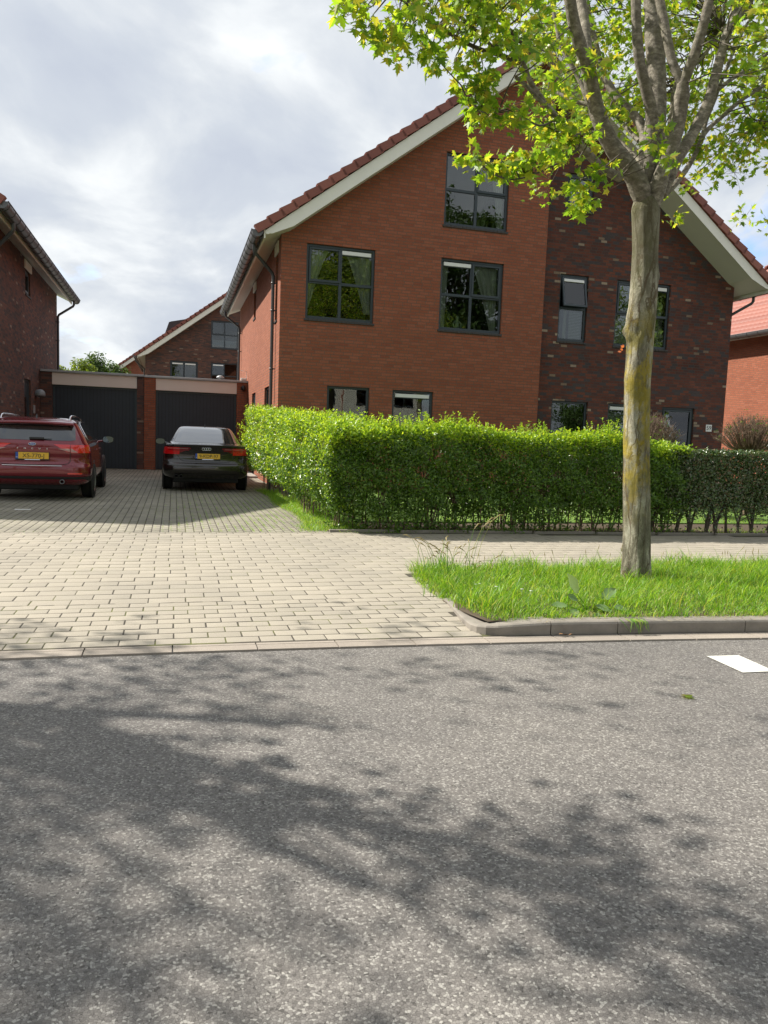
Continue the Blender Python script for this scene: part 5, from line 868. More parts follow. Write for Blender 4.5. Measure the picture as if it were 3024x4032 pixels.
for i in range(150):
    if i < 95: x = random.uniform(FX0+.1, FX1); y = fy(x)+random.uniform(.08, .45)
    else: y = random.uniform(10.3, 19); x = ax(y)+random.uniform(.3, .7)
    l = [random.gauss(0, .05) for _ in range(4)]
    st.tube([(x, y, -.02), (x+l[0], y+l[1], .4), (x+l[0]+l[2], y+l[1]+l[3], .9), (x+l[0]*2+l[2], y+l[1], 1.3)], [.012, .010, .007, .004], 5, False)
    for _ in range(2): a = random.uniform(0, 6.3); st.tube([(x+l[0]*.8, y+l[1]*.8, .3), (x+math.cos(a)*.15, y+math.sin(a)*.1, .65), (x+math.cos(a)*.22, y+math.sin(a)*.15, 1.0)], [.006, .005, .003], 4, False)
st.build('stems', 'twig', root, org)
root = thing('laurel_hedge', 'clipped dark glossy hedge right of the tree with bare stems below', 'hedge', (10.5, 9.9, 0)); org = root.location
P = []; Nr = []
def fy2(x): return 9.62-(x-7)*.058
for _ in range(56000):
    x = random.uniform(7.2, 15.5); z = random.random()**.8*1.27
    if z < .45 and random.random() < (.93 if z < .28 else .6): continue
    b = bumpy(x*2, z*3, 1); P.append((x, fy2(x)-.02+.035*b+abs(random.gauss(0, .10)), z)); Nr.append((0, -1, .4))
for _ in range(13000):
    x = random.uniform(7.1, 15.5); P.append((x, fy2(x)+random.uniform(-.05, .62), 1.27+random.gauss(0, .018)+.012*bumpy(x, 1))); Nr.append((0, -.2, 1))
for _ in range(28000): x = random.uniform(7.1, 15.5); P.append((x, fy2(x)+random.uniform(.1, .6), random.uniform(.4, 1.25))); Nr.append((0, -.3, .6))
P = np.array(P); Nr = np.array(Nr, float); n = len(P); V, F = scatter(PT4, PF4, P, Nr*.8+unit(n)*.75, unit(n)+np.array([0, 0, .25]), rng.uniform(.038, .062, n)); bulk('foliage', V, F, 'hedge2', root, org)
st = MB(); x = 7.1
while x < 15:
    y = fy2(x)+.25
    for s_ in range(random.choice((1, 2, 3))):
        dx = random.uniform(-.16, .16); r0 = random.uniform(.010, .026)
        st.tube([(x, y, -.02), (x+dx*.3+random.gauss(0, .01), y, .18), (x+dx*.9, y+random.gauss(0, .03), .42), (x+dx*1.6, y+random.gauss(0, .05), .8), (x+dx*1.9, y, 1.15)], [r0*1.3, r0, r0*.8, r0*.6, r0*.3], 6, False)
        for _ in range(3): a = random.choice((-1, 1))*random.uniform(.1, .3); z = random.uniform(.12, .5); st.tube([(x+dx*z, y, z), (x+dx*z+a*.5, y-.05, z+.10), (x+dx*z+a, y-.08, z+.3)], [.007, .006, .003], 4, False)
    x += random.uniform(.16, .34)
st.build('stems', 'twig2', root, org)
# ------------------------------------------------------------------ clipped twiggy standards
def standard(x, y, z0, rx, rz_, label, nl):
    root = thing('topiary_shrub', label, 'shrub', (x, y, 0), 'clipped round standards behind the hedge'); org = root.location
    mb = MB().tube([(x, y, -.02), (x+.01, y, z0*.5), (x, y, z0)], [.05, .042, .05], 8); mb.build('trunk', 'twig', root, org)
    mb = MB(); P = []
    for i in range(300):
        a = random.uniform(0, 6.283); e = random.random()**.6
        tip = Vector((x+rx*math.cos(a)*e, y+rx*math.sin(a)*e, z0+.10+rz_*(1-(e**2.6)*.72)*random.uniform(.75, 1.03)))
        s0 = Vector((x, y, z0)); mid = s0+Vector(((tip.x-x)*.55, (tip.y-y)*.55, (tip.z-z0)*.28+.01))
        mb.tube([s0, mid, s0*.15+tip*.7+mid*.15, tip], [.010, .007, .004, .0018], 4, False)
        for _ in range(4):
            t = random.uniform(.4, .95); b = mid*(1-t)+tip*t; q = b+Vector((random.gauss(0, .06), random.gauss(0, .06), random.uniform(.03, .13))); mb.tube([b, q], [.0035, .0015], 3, False)
            if random.random() < nl: 
                for _ in range(3): P.append(tuple(q+Vector([random.gauss(0, .012) for _ in range(3)])))
    mb.build('branches', 'twig', root, org)
    P = np.array(P); n = len(P); V, F = scatter(PT4, PF4, P, unit(n)+np.array([0, -.2, .7]), unit(n)+np.array([0, 0, .4]), rng.uniform(.03, .055, n)); bulk('foliage', V, F, 'hedge', root, org)
standard(10.95, 12.2, 1.28, .72, .66, 'twiggy umbrella-shaped shrub with few green leaves at the right edge', .10)
standard(8.93, 12.6, 1.22, .62, .66, 'twiggy umbrella-shaped shrub just right of the maple trunk', .06)
# ------------------------------------------------------------------ grass
GT = np.array([(-.5, 0, 0), (.5, 0, 0), (.42, .5, .03), (-.42, .5, .03), (.25, .85, .22), (-.25, .85, .22), (0, 1.08, .50)]); GF = [[(0, 1, 2, 3), (3, 2, 4, 5)], [(5, 4, 6)]]
def blades(name, pts, h0, h1, w, m, lean=.45, zf=lambda x, y: 0, seed=0):
    P = np.array([(x, y, zf(x, y)-.01) for x, y in pts]); n = len(P); a = rng.uniform(0, 6.283, n); l = rng.uniform(.05, lean, n)**1.0
    D = np.stack([np.cos(a)*l, np.sin(a)*l, np.ones(n)], 1); D /= np.linalg.norm(D, axis=1, keepdims=True)
    b = rng.normal(0, .5, n); Nn = np.stack([np.cos(a+b), np.sin(a+b), np.zeros(n)], 1); Nn -= D*(Nn*D).sum(1, keepdims=True); Nn /= np.linalg.norm(Nn, axis=1, keepdims=True)
    X = np.cross(D, Nn); H = (rng.uniform(h0, h1, n)*np.array([hm(x, y) for x, y in pts]))[:, None, None]; Wd = (w*rng.uniform(.6, 1.3, n))[:, None, None]
    V = P[:, None, :]+X[:, None, :]*GT[None, :, 0:1]*Wd+D[:, None, :]*GT[None, :, 1:2]*H+Nn[:, None, :]*GT[None, :, 2:3]*H
    F = [np.array(f)[None]+(np.arange(n)*7)[:, None, None] for f in GF]; F = [f.reshape(-1, f.shape[-1]) for f in F]
    return tag(bulk(name, V.reshape(-1, 3), F, m), kind='stuff')
def hm(x, y): return .62+.75*max(0, bumpy(x*2.6, y*4.2))+.3*max(0, bumpy(x*7, y*9, 2))
def vpts(n):
    out = []
    while len(out) < n:
        x = random.uniform(2.03, 9.0); y = random.uniform(4.3, 6.98)
        if y < yk(x)+.08 or x < np.interp(y, [4.3, 4.5, 4.65, 5.0, 5.4, 5.75, 6.3, 6.9], [2.30, 2.20, 2.10, 2.11, 2.15, 2.11, 2.13, 2.26]): continue
        if (x-4.3)**2+(y-6.13)**2 < .022: continue
        out.append((x, y))
    return out
hm0 = hm
def hm(x, y): return hm0(x, y)*(.62+.25*min(1, max(0, (y-4.6)/.8)) + (.25 if x > 4.8 else 0))
o = blades('grass', vpts(78000), .05, .17, .0046, 'grass', .8, vz); tag(o, 'long bright grass covering the kerbed verge under the maple', 'grass', kind='stuff')
hm = lambda x, y: 1
tz = []
for _ in range(150):
    cx_, cy_ = random.choice(vpts(3)); k_ = random.uniform(.02, .06)
    if cy_ > yk(cx_)+.2: tz += [(cx_+random.gauss(0, k_), cy_+random.gauss(0, k_)) for _ in range(random.randint(12, 34))]
blades('grass_tussocks', tz, .10, .22, .0068, 'grass', .75, vz)['label'] = 'taller coarse tussocks in the verge grass'
tp = [(random.gauss(2.45, .13), random.gauss(6.35, .2)) for _ in range(130)]
tall = MB(); heads = MB()
for i, (x, y) in enumerate(tp[:46]):
    h = random.uniform(.16, .40); a = random.uniform(-1, 1)*.5; dx, dy = a*h*.9, random.uniform(-.2, .2)*h; z = .03
    if i < 4: x, y, h, dx = 2.62+.03*i, 6.4, .50+.03*i, .14+.03*i
    if 4 <= i < 10: x, h, dx = 2.32+.01*i, .32+.02*(i % 4), -.14-.02*(i % 4)
    p = [(x, y, z), (x+dx*.35, y+dy*.3, z+h*.55), (x+dx*.75, y+dy*.7, z+h*.9), (x+dx*1.1, y+dy, z+h)]
    tall.tube(p, [.0024, .002, .0014, .001], 4, False); heads.tube([p[2], p[3], (x+dx*1.35, y+dy, z+h*1.0)], [.002, .006, .001], 5, False)
for i in range(60):
    x = random.uniform(2.8, 8); y = random.uniform(6.2, 6.85); h = random.uniform(.14, .27); dx = random.gauss(0, .05)
    tall.tube([(x, y, 0), (x+dx*.4, y, h*.7), (x+dx, y, h)], [.0018, .0014, .001], 4, False); heads.tube([(x+dx*.8, y, h*.88), (x+dx, y, h), (x+dx*1.2, y, h*1.12)], [.001, .004, .0008], 5, False)
tg = tag(tall.build('tall_grass', 'grass'), 'thin tall seeding grass stalks at the left tip of the verge', 'grass', kind='stuff'); heads.build('seed_heads', 'grassdry', tg)
blades('driveway_grass', [(x, y) for x, y in ((random.uniform(1.2, 2.6), random.uniform(9.95, 17.2)) for _ in range(34000)) if x > 1.86+.05*math.sin(y*1.7)-.08*(y < 10.5)+random.gauss(0, .035)], .035, .11, .0045, 'grass', .9)['label'] = 'low soft grass patch between driveway and hedge'
gp = []
while len(gp) < 17000:
    k = random.randint(-6, 30); x = -1.2+.1065*k+random.gauss(0, .006)-.004; y = random.uniform(9.85, 16)
    den = max(0, min(1, (x+.4)/1.6))*(.5+.5*math.sin(x*9+y*2.7)*math.sin(y*5.1+x*3)); 
    if random.random() < den*.8*max(.15, 1-(y-9.8)/8): gp.append((x, y))
blades('joint_grass', gp, .010, .028, .0045, 'grass', 1.2)['label'] = 'grass tufts in the driveway joints'
gl = [(random.uniform(2.5, 15), 10.9+random.random()**1.5*6) for _ in range(22000)]
blades('lawn_grass', gl, .03, .07, .006, 'grass', .8, lambda x, y: .03)['label'] = 'sunny lawn behind the hedges'
blades('hedge_weeds', [(random.uniform(2.2, 12), random.uniform(9.75, 10.2)) for _ in range(2600)], .03, .09, .007, 'grass', .9)['label'] = 'weeds along the hedge bottom'
blades('dry_clippings', [(x, yk(x)+random.uniform(.02, .22)) for x in (random.uniform(2.4, 8) for _ in range(900))], .03, .07, .003, 'grassdry', 3.0, lambda x, y: .088)['label'] = 'dry grass blades lying along the kerb top'
# broad-leaved weed hanging over the kerb
WT = []; WFc = []
for j in range(7):
    t = j/6; w = .30*math.sin(math.pi*min(1, t*.96+.04))**.8*(1+.12*math.sin(j*2.4)); WT += [(-w, t, .10*t*(1-t)*2+.05), (0, t, .10*t*(1-t)), (w, t, .10*t*(1-t)*2+.05)]
for j in range(6): b = j*3; WFc += [(b, b+1, b+4, b+3), (b+1, b+2, b+5, b+4)]
root = thing('dock_plant', 'broad-leaved weed growing over the kerb edge below the maple', 'plant', (3.0, 4.78, .08)); org = root.location
P = np.array([(2.90, 4.84, .20), (3.10, 4.82, .16), (3.00, 4.74, .13), (2.80, 4.80, .12), (3.08, 4.70, .10), (2.95, 4.64, .10), (2.92, 4.86, .14), (3.14, 4.72, .12), (2.83, 4.7, .11)])
D = np.array([(-.35, -.1, 1), (.8, -.1, .7), (.4, -.5, .3), (-1, 0, .15), (.7, -.7, -.3), (-.3, -1, -.15), (-.9, .2, .6), (.6, -.5, .4), (-.8, -.6, 0)], float); Nn = np.array([(.4, -1, .4), (-.3, -1, .9), (0, -.6, 1), (0, -.4, 1), (.3, -1, .7), (0, -.8, 1), (.2, -.8, .8), (0, -.7, 1), (0, -.8, 1)], float)
V, F = scatter(np.array(WT), [WFc[:1]], P, Nn, D, np.array([.17, .15, .12, .13, .15, .15, .1, .1, .1])); k = len(WT); F = np.concatenate([np.array(WFc)+i*k for i in range(len(P))]); bulk('leaf_cluster', V, F, 'weed', root, org, True)
mb = MB()
for p in P: mb.tube([(3.0, 4.80, .06), tuple(p)], [.006, .004], 6, False)
mb.build('stalks', 'grass', root, org)
mb = MB()
for i in range(14): x = 3.12+random.gauss(0, .05); y = yk(x)-.01; mb.tube([(x, y+.05, .095), (x+random.gauss(0, .01), y-.015, .085), (x+random.gauss(.01, .02), y-.03, random.uniform(.0, .05))], [.003, .003, .001], 4, False)
mb.build('hanging_blades', 'grass', root, org)
# rosettes, daisies
for i, (x, y, s) in enumerate(((3.02, 5.55, .17), (2.45, 5.5, .11), (5.55, 5.55, .16), (4.6, 5.0, .10), (5.1, 4.75, .12))):
    n = 16; a = np.linspace(0, 6.28, n, endpoint=False); P = np.tile(np.array([(x, y, vz(x, y))]), (n, 1)); D = np.stack([np.cos(a), np.sin(a), rng.uniform(.6, 1.8, n)], 1)
    V, _ = scatter(PT4*np.array([.6, 1, 1]), PF4, P, unit(n)*.2+np.array([0, 0, 1.]), D, rng.uniform(.7, 1.1, n)*s); F = np.concatenate([np.array([(0, 1, 2), (0, 2, 3)])+j*4 for j in range(n)])
    o = bulk('plantain_rosette', V, F, 'grass'); tag(o, ['leafy rosette in the grass left of the trunk', 'small leafy rosette near the verge tip', 'leafy rosette in the grass right of the trunk', 'low rosette below the trunk', 'flat rosette by the kerb at the right'][i], 'plant', 'rosettes in the verge')
for i, (x, y) in enumerate(((2.42, 5.62), (2.47, 5.66), (2.55, 5.5), (2.72, 5.38), (2.75, 5.28))):
    mb = MB(); z = vz(x, y)+.06; mb.tube([(x, y, 0), (x, y, z)], .0015, 4); mb.lathe((x, y, z), [(.002, 0), (.013, .003), (.014, .005), (0, .006)], 10); o = mb.build('daisy', 'white'); tag(o, ['white daisy nearest the verge tip', 'second white daisy from the verge tip', 'middle white daisy of the five', 'white daisy above the lowest one', 'lowest white daisy, nearest the kerb corner'][i], 'flower', 'daisies in the verge')
# fallen leaf on the road, litter by the kerb
V, F = scatter(LT, LF, np.array([(2.62, 3.24, .0)]), np.array([(0., 0, 1)]), np.array([(1., .2, 0)]), np.array([.07])); o = bulk('fallen_leaf', V, F, 'maple'); tag(o, 'yellow-green leaf lying on the road', 'leaf')
V, F = scatter(LT, LF, np.array([(2.58, yk(2.58)-.03, .012), (2.62, yk(2.62)-.04, .015), (2.55, yk(2.55)-.035, .02)]), unit(3)*.5+np.array([0, 0, 1]), unit(3), np.array([.035, .03, .03])); o = bulk('dead_leaf', V, F, plain('dead_leaf_brown', (.22, .11, .04), .8)); tag(o, 'crumpled brown leaves against the kerb', 'leaf')
# ------------------------------------------------------------------ trees behind the garages
def bgtree(x, y, zc, rx, rz_, m, label, n=9000, ls=.28, seed=1):
    rs = np.random.default_rng(seed); root = thing('background_tree', label, 'tree', (x, y, 0), 'trees beyond the garages' if y > 0 else 'tall trees across the road'); org = root.location
    mb = MB(); mb.tube([(x, y, 0), (x, y, zc-rz_*.6), (x+.2, y, zc)], [.3, .22, .1], 8)
    cs = []
    for i in range(34):
        u = rs.normal(size=3); u /= np.linalg.norm(u); c = np.array([x, y, zc])+u*np.array([rx, rx, rz_])*rs.uniform(.35, .88); cs.append((c, rs.uniform(.22, .38)*min(rx, rz_)))
        mb.tube([(x, y, zc-rz_*.5), tuple((np.array([x, y, zc-rz_*.3])+c)/2), tuple(c)], [.09, .06, .02], 5, False)
    mb.build('trunk', 'twig2', root, org)
    idx = rs.integers(0, len(cs), n); C_ = np.array([cs[i][0] for i in idx]); Rr = np.array([cs[i][1] for i in idx]); u = rs.normal(size=(n, 3)); u /= np.linalg.norm(u, axis=1, keepdims=True)
    P = C_+u*(Rr*rs.uniform(.55, 1.12, n))[:, None]; V, F = scatter(PT4, PF4, P, u*.7+unit(n)*.7+np.array([0, 0, .4]), unit(n), rs.uniform(.6, 1.2, n)*ls); bulk('crown', V, F, m, root, org)
bgtree(-7.1, 58, 4.2, 2.0, 1.9, 'faraway', 'pale green rounded tree in front, behind the left garage', seed=2)
bgtree(-5.6, 64, 4.9, 2.2, 2.7, 'faraway2', 'darker green pointed tree behind the pale one', seed=3)
bgtree(-4.4, 60, 3.6, 1.3, 1.9, 'faraway2', 'dark green tree beside the far gable', seed=4, n=5000)
bgtree(-9.6, 60, 5.1, 1.4, 2.0, 'faraway', 'pale tree sliver beside the downpipe of the left house', seed=5, n=5000)

for i, (x, y, h_, r_, q_) in enumerate(((-4, -17, 9.5, 5, 7.5), (29.8, -13, 3.6, 3.2, 2.6), (10.5, -16, 10.2, 4.6, 6), (20.5, -16.5, 13.5, 5.2, 9), (36.5, -16, 9.5, 5, 7))):
    bgtree(x, y, h_, r_, q_, 'faraway2' if i % 2 else 'faraway', ['tall leafy tree across the road, nearest the driveway axis', 'low round leafy tree across the road', 'tall pale leafy tree across the road, opposite the hedge middle', 'tallest leafy tree across the road', 'tall leafy tree across the road, farthest right'][i], n=14000, ls=.2 if i == 1 else .42, seed=20+i)

blades('left_verge_grass', [(random.uniform(-9, -4.05), random.uniform(4.75, 6.9)) for _ in range(9000)], .05, .12, .006, 'grass', .8, lambda x, y: .05)['label'] = 'grass on the verge beyond the left edge'
# ------------------------------------------------------------------ cars
def paint(name, c, metal=.35):
    m = MT(name); m.col(c); m.set(Roughness=.25, Metallic=metal, Coat_Weight=1.0, Coat_Roughness=.02, Specular_IOR_Level=.5); return m.m
M['red_paint'] = paint('dark_red_car_paint', (.16, .003, .013)); M['brown_paint'] = paint('black_brown_car_paint', (.016, .012, .010))
M['chrome'] = plain('chrome', (.75, .76, .78), .12, .03, 5, metal=1)
M['tyre'] = plain('tyre_rubber', (.014, .014, .014), .85, .2, 30, .3); M['rim'] = plain('alloy_rim', (.30, .31, .32), .3, .1, 8, metal=.8)
M['trim'] = plain('black_car_plastic', (.014, .014, .015), .6, .2, 40, .2)
M['plate'] = plain('yellow_plate', (.72, .42, .03), .4, .04, 4); M['plateblue'] = plain('blue_plate_strip', (.02, .07, .35), .4)
def lamp(name, c, r_=.12):
    m = MT(name); m.col(c); m.set(Roughness=r_, Coat_Weight=1, Coat_Roughness=.02); return m.m
M['lamp_red'] = lamp('tail_lamp_red', (.62, .010, .012)); M['lamp_dark'] = lamp('tail_lamp_dark_red', (.20, .008, .012)); M['lamp_clear'] = lamp('tail_lamp_clear', (.40, .22, .20))
def carglass():
    m = MT('car_glass'); m.col((.012, .014, .014)); m.set(Roughness=.02, Coat_Weight=1, Coat_Roughness=0.0, IOR=2.2, Specular_IOR_Level=.8); return m.m
M['carglass'] = carglass()
M['carglass2'] = carglass(); M['carglass2'].node_tree.nodes['Principled BSDF'].inputs['IOR'].default_value = 1.7; M['carglass2'].node_tree.nodes['Principled BSDF'].inputs['Coat Weight'].default_value = .3
class Car:
    """skin(s, v): v walks the section table (bottom to roof), s is distance along the outline from the rear centre (+ right)"""
    def __init__(c, tab, bulge=.07):
        c.t = np.array(tab, float); c.bulge = bulge; c.cache = {}
    def row(c, v):
        v = max(0, min(len(c.t)-1, v)); T = c.t; i = int(min(v, len(T)-2)); t = v-i
        p0, p1, p2, p3 = T[max(i-1, 0)], T[i], T[i+1], T[min(i+2, len(T)-1)]
        m = .5*((2*p1)+(-p0+p2)*t+(2*p0-5*p1+4*p2-p3)*t*t+(-p0+3*p1-3*p2+p3)*t**3)
        l = p1+(p2-p1)*t; return m*.55+l*.45
    def outline(c, v):
        k = round(v, 4)
        if k in c.cache: return c.cache[k]
        z, w, yr, yf, rc, bl = c.row(v); P = []; ry = rc*1.15; L = yf-yr
        for i in range(19): x = (w-rc)*i/18; P.append((x, yr+bl*(x/w)**2))
        yb = yr+bl*((w-rc)/w)**2
        for i in range(1, 11): a = math.pi/2*i/10; P.append((w-rc+rc*math.sin(a), yb+ry*(1-math.cos(a))))
        ys = yb+ry; rf = min(rc*1.6, L*.3)
        for i in range(1, 31): t = i/30; y = ys+(yf-rf*1.4-ys)*t; P.append((w-.035*w*max(0, (t-.55)/.45)**2-.02*w*max(0, (.25-t)/.25)**2*0, y))
        x1, y1 = P[-1]
        for i in range(1, 9): a = math.pi/2*i/8; P.append((x1-rf+rf*math.cos(a), y1+(yf-y1)*math.sin(a)))
        P.append((x1*.3, yf+.02)); P.append((0, yf+.03))
        P = np.array(P); s = np.concatenate([[0], np.cumsum(np.linalg.norm(np.diff(P, axis=0), axis=1))]); c.cache[k] = (P, s, z); return c.cache[k]
    def skin(c, s, v, off=0.0):
        P, S, z = c.outline(v); a = abs(s); x = np.interp(a, S, P[:, 0]); y = np.interp(a, S, P[:, 1])
        if off:
            e = .01; x2 = np.interp(a+e, S, P[:, 0]); y2 = np.interp(a+e, S, P[:, 1]); x0 = np.interp(max(a-e, 0), S, P[:, 0]); y0 = np.interp(max(a-e, 0), S, P[:, 1])
            t = Vector((x2-x0, y2-y0, 0)).normalized(); Pu, Su, zu = c.outline(min(v+.06, len(c.t)-1)); Pd, Sd, zd = c.outline(max(v-.06, 0))
            up = Vector((np.interp(a, Su, Pu[:, 0])-np.interp(a, Sd, Pd[:, 0]), np.interp(a, Su, Pu[:, 1])-np.interp(a, Sd, Pd[:, 1]), zu-zd))
            n = t.cross(up).normalized() if up.length > 1e-6 else Vector((0, 0, 1))
            if n.z < -.5 : n = -n
            x += n.x*off; y += n.y*off; z += n.z*off
        return (math.copysign(x, s) if s else 0.0, y, z)
    def s_of_x(c, x, v): P, S, z = c.outline(v); return float(np.interp(x, P[:70, 0][:29], S[:29])) if x < P[28, 0] else S[28]
    def s_of_y(c, y, v): P, S, z = c.outline(v); return float(np.interp(y, P[24:60, 1], S[24:60]))
    def v_of_z(c, z):
        vs = np.linspace(0, len(c.t)-1, 400); zs = [c.row(v)[0] for v in vs]; return float(np.interp(z, zs, vs))
    def body(c, name, m, parent, v0=0, nrow=70):
        mb = MB(); rows = [v0+(len(c.t)-1-v0)*i/nrow for i in range(nrow+1)]; V = []
        for v in rows:
            P, S, z = c.outline(v); L = [(p[0], p[1], z) for p in P]+[(-p[0], p[1], z) for p in P[-2:0:-1]]; V += L
        n = len(L); F = [(i*n+k, i*n+(k+1) % n, (i+1)*n+(k+1) % n, (i+1)*n+k) for i in range(nrow) for k in range(n)]
        mb.add(V, F, True); mb.add(V[-n:], [tuple(range(n))], True); mb.add(V[:n], [tuple(range(n))]); mb.weld = True
        return mb.build(name, m, parent)
    def patch(c, mb, v0, v1, fl, fr, off=.006, rows=12, cols=14, side=1):
        V = []
        for i in range(rows+1):
            v = v0+(v1-v0)*i/rows; t = i/rows; a, b = fl(t), fr(t)
            for j in range(cols+1): x, y, z = c.skin(a+(b-a)*j/cols, v, off); V.append((x*side, y, z))
        mb.add(V, [(i*(cols+1)+j, i*(cols+1)+j+1, (i+1)*(cols+1)+j+1, (i+1)*(cols+1)+j) for i in range(rows) for j in range(cols)], True); return mb
lerp = lambda a, b: (lambda t: a+(b-a)*t)
def pw(*k): xs_ = [a for a, b in k]; ys_ = [b for a, b in k]; return lambda t: float(np.interp(t, xs_, ys_))
def wheel(root, x, y, r_=.325, w=.21, sgn=1):
    t = MB(); ri = r_*.68; h = w/2
    t.lathe((x, y, r_), [(ri, -h), (r_-.03, -h), (r_, -h+.03), (r_, h-.03), (r_-.03, h), (ri, h)], 36, 'x'); ty = t.build('wheel', 'tyre', root)
    m_ = MB(); o = sgn*(h-.02)
    m_.lathe((x, y, r_), [(ri, sgn*(h-.005)), (ri-.02, sgn*(h-.01)), (ri-.03, sgn*(h-.06))], 36, 'x'); m_.lathe((x, y, r_), [(0, o+.0*sgn), (.05, o), (.06, o-.02*sgn)], 16, 'x')
    for k in range(10):
        a = 2*math.pi*k/10; m_.tube([(x+o-.012*sgn, y+.04*math.cos(a), r_+.04*math.sin(a)), (x+o-.008*sgn, y+(ri-.01)*math.cos(a+.1), r_+(ri-.01)*math.sin(a+.1))], [.016, .012], 5)
    m_.build('rim', 'rim', ty); b = MB(); b.lathe((x, y, r_), [(0, sgn*(h-.09)), (ri-.03, sgn*(h-.09))], 24, 'x'); b.build('brake_disc', 'trim', ty)
def plate_part(root, text, x, y, z, tilt=6):
    T = Matrix.Translation((x, y, z)) @ Matrix.Rotation(R(90+tilt), 4, 'X')
    def bx(x0, x1, z0, z1, d0, d1, m, name, par, bev=.002):
        o = MB().box(x0, x1, z0, z1, d0, d1, bev).build(name, m, par); o.data.transform(T); return o
    h = bx(-.268, .268, -.075, .060, -.008, .004, 'black', 'plate_holder', root); p = bx(-.258, .258, -.055, .055, .004, .008, 'plate', 'number_plate', root); p.parent = h
    bx(-.258, -.218, -.055, .055, .0082, .0095, 'plateblue', 'country_strip', h, 0)
    bx(-.12, .12, -.072, -.064, .004, .0055, 'chrome', 'holder_print', h, 0)
    for q in (.055, -.055): pass
    text_part(text, .098, 'black', h, T @ Matrix.Translation((.020, -.003, .0095)), 'lettering'); text_part('NL', .026, 'white', h, T @ Matrix.Translation((-.238, -.030, .0105)), 'lettering')
def mirror(root, x, y, z, s, m):
    a = MB(); a.tube([(x-.10*s, y+.02, z-.05), (x-.01*s, y, z-.035)], [.025, .02], 8); 
    pr = [(.0, -.02), (.05, .0), (.085, .03), (.10, .075), (.085, .115), (.04, .13), (0, .125)]
    V = []; n = 16
    for k, (d, sc_) in enumerate(((0, 1), (.05, 1.0), (.10, .8), (.13, .45), (.14, .1))):
        for i in range(n): a_ = 2*math.pi*i/n; cx_, sz = math.cos(a_), math.sin(a_); V.append((x+s*.10+.115*sc_*abs(cx_)**.7*math.copysign(1, cx_), y+d, z+.075*sc_*abs(sz)**.7*math.copysign(1, sz)))
    a.add(V, [(k*n+i, k*n+(i+1) % n, (k+1)*n+(i+1) % n, (k+1)*n+i) for k in range(4) for i in range(n)], True); o = a.build('wing_mirror', m, root)
    g = MB(); g.add([(x+s*.10+.105*abs(math.cos(t))**.7*math.copysign(1, math.cos(t)), y-.002, z+.066*abs(math.sin(t))**.7*math.copysign(1, math.sin(t))) for t in [2*math.pi*i/24 for i in range(24)]], [tuple(range(24))]); g.build('mirror_glass', M['mirror'], o)
mm = MT('mirror_glass'); mm.col((.10, .12, .12)); mm.set(Metallic=1.0, Roughness=.03); M['mirror'] = mm.m
def mesh_line(root, c, s0, v0, s1, v1, m, name, r_=.004, n=14, off=.003, side=1, sub=None):
    pts = []
    for i in range(n+1): t = i/n; x, y, z = c.skin(s0+(s1-s0)*t, v0+(v1-v0)*t, off); pts.append((x*side, y, z))
    return MB().tube(pts, r_, 6).build(name, m, root)
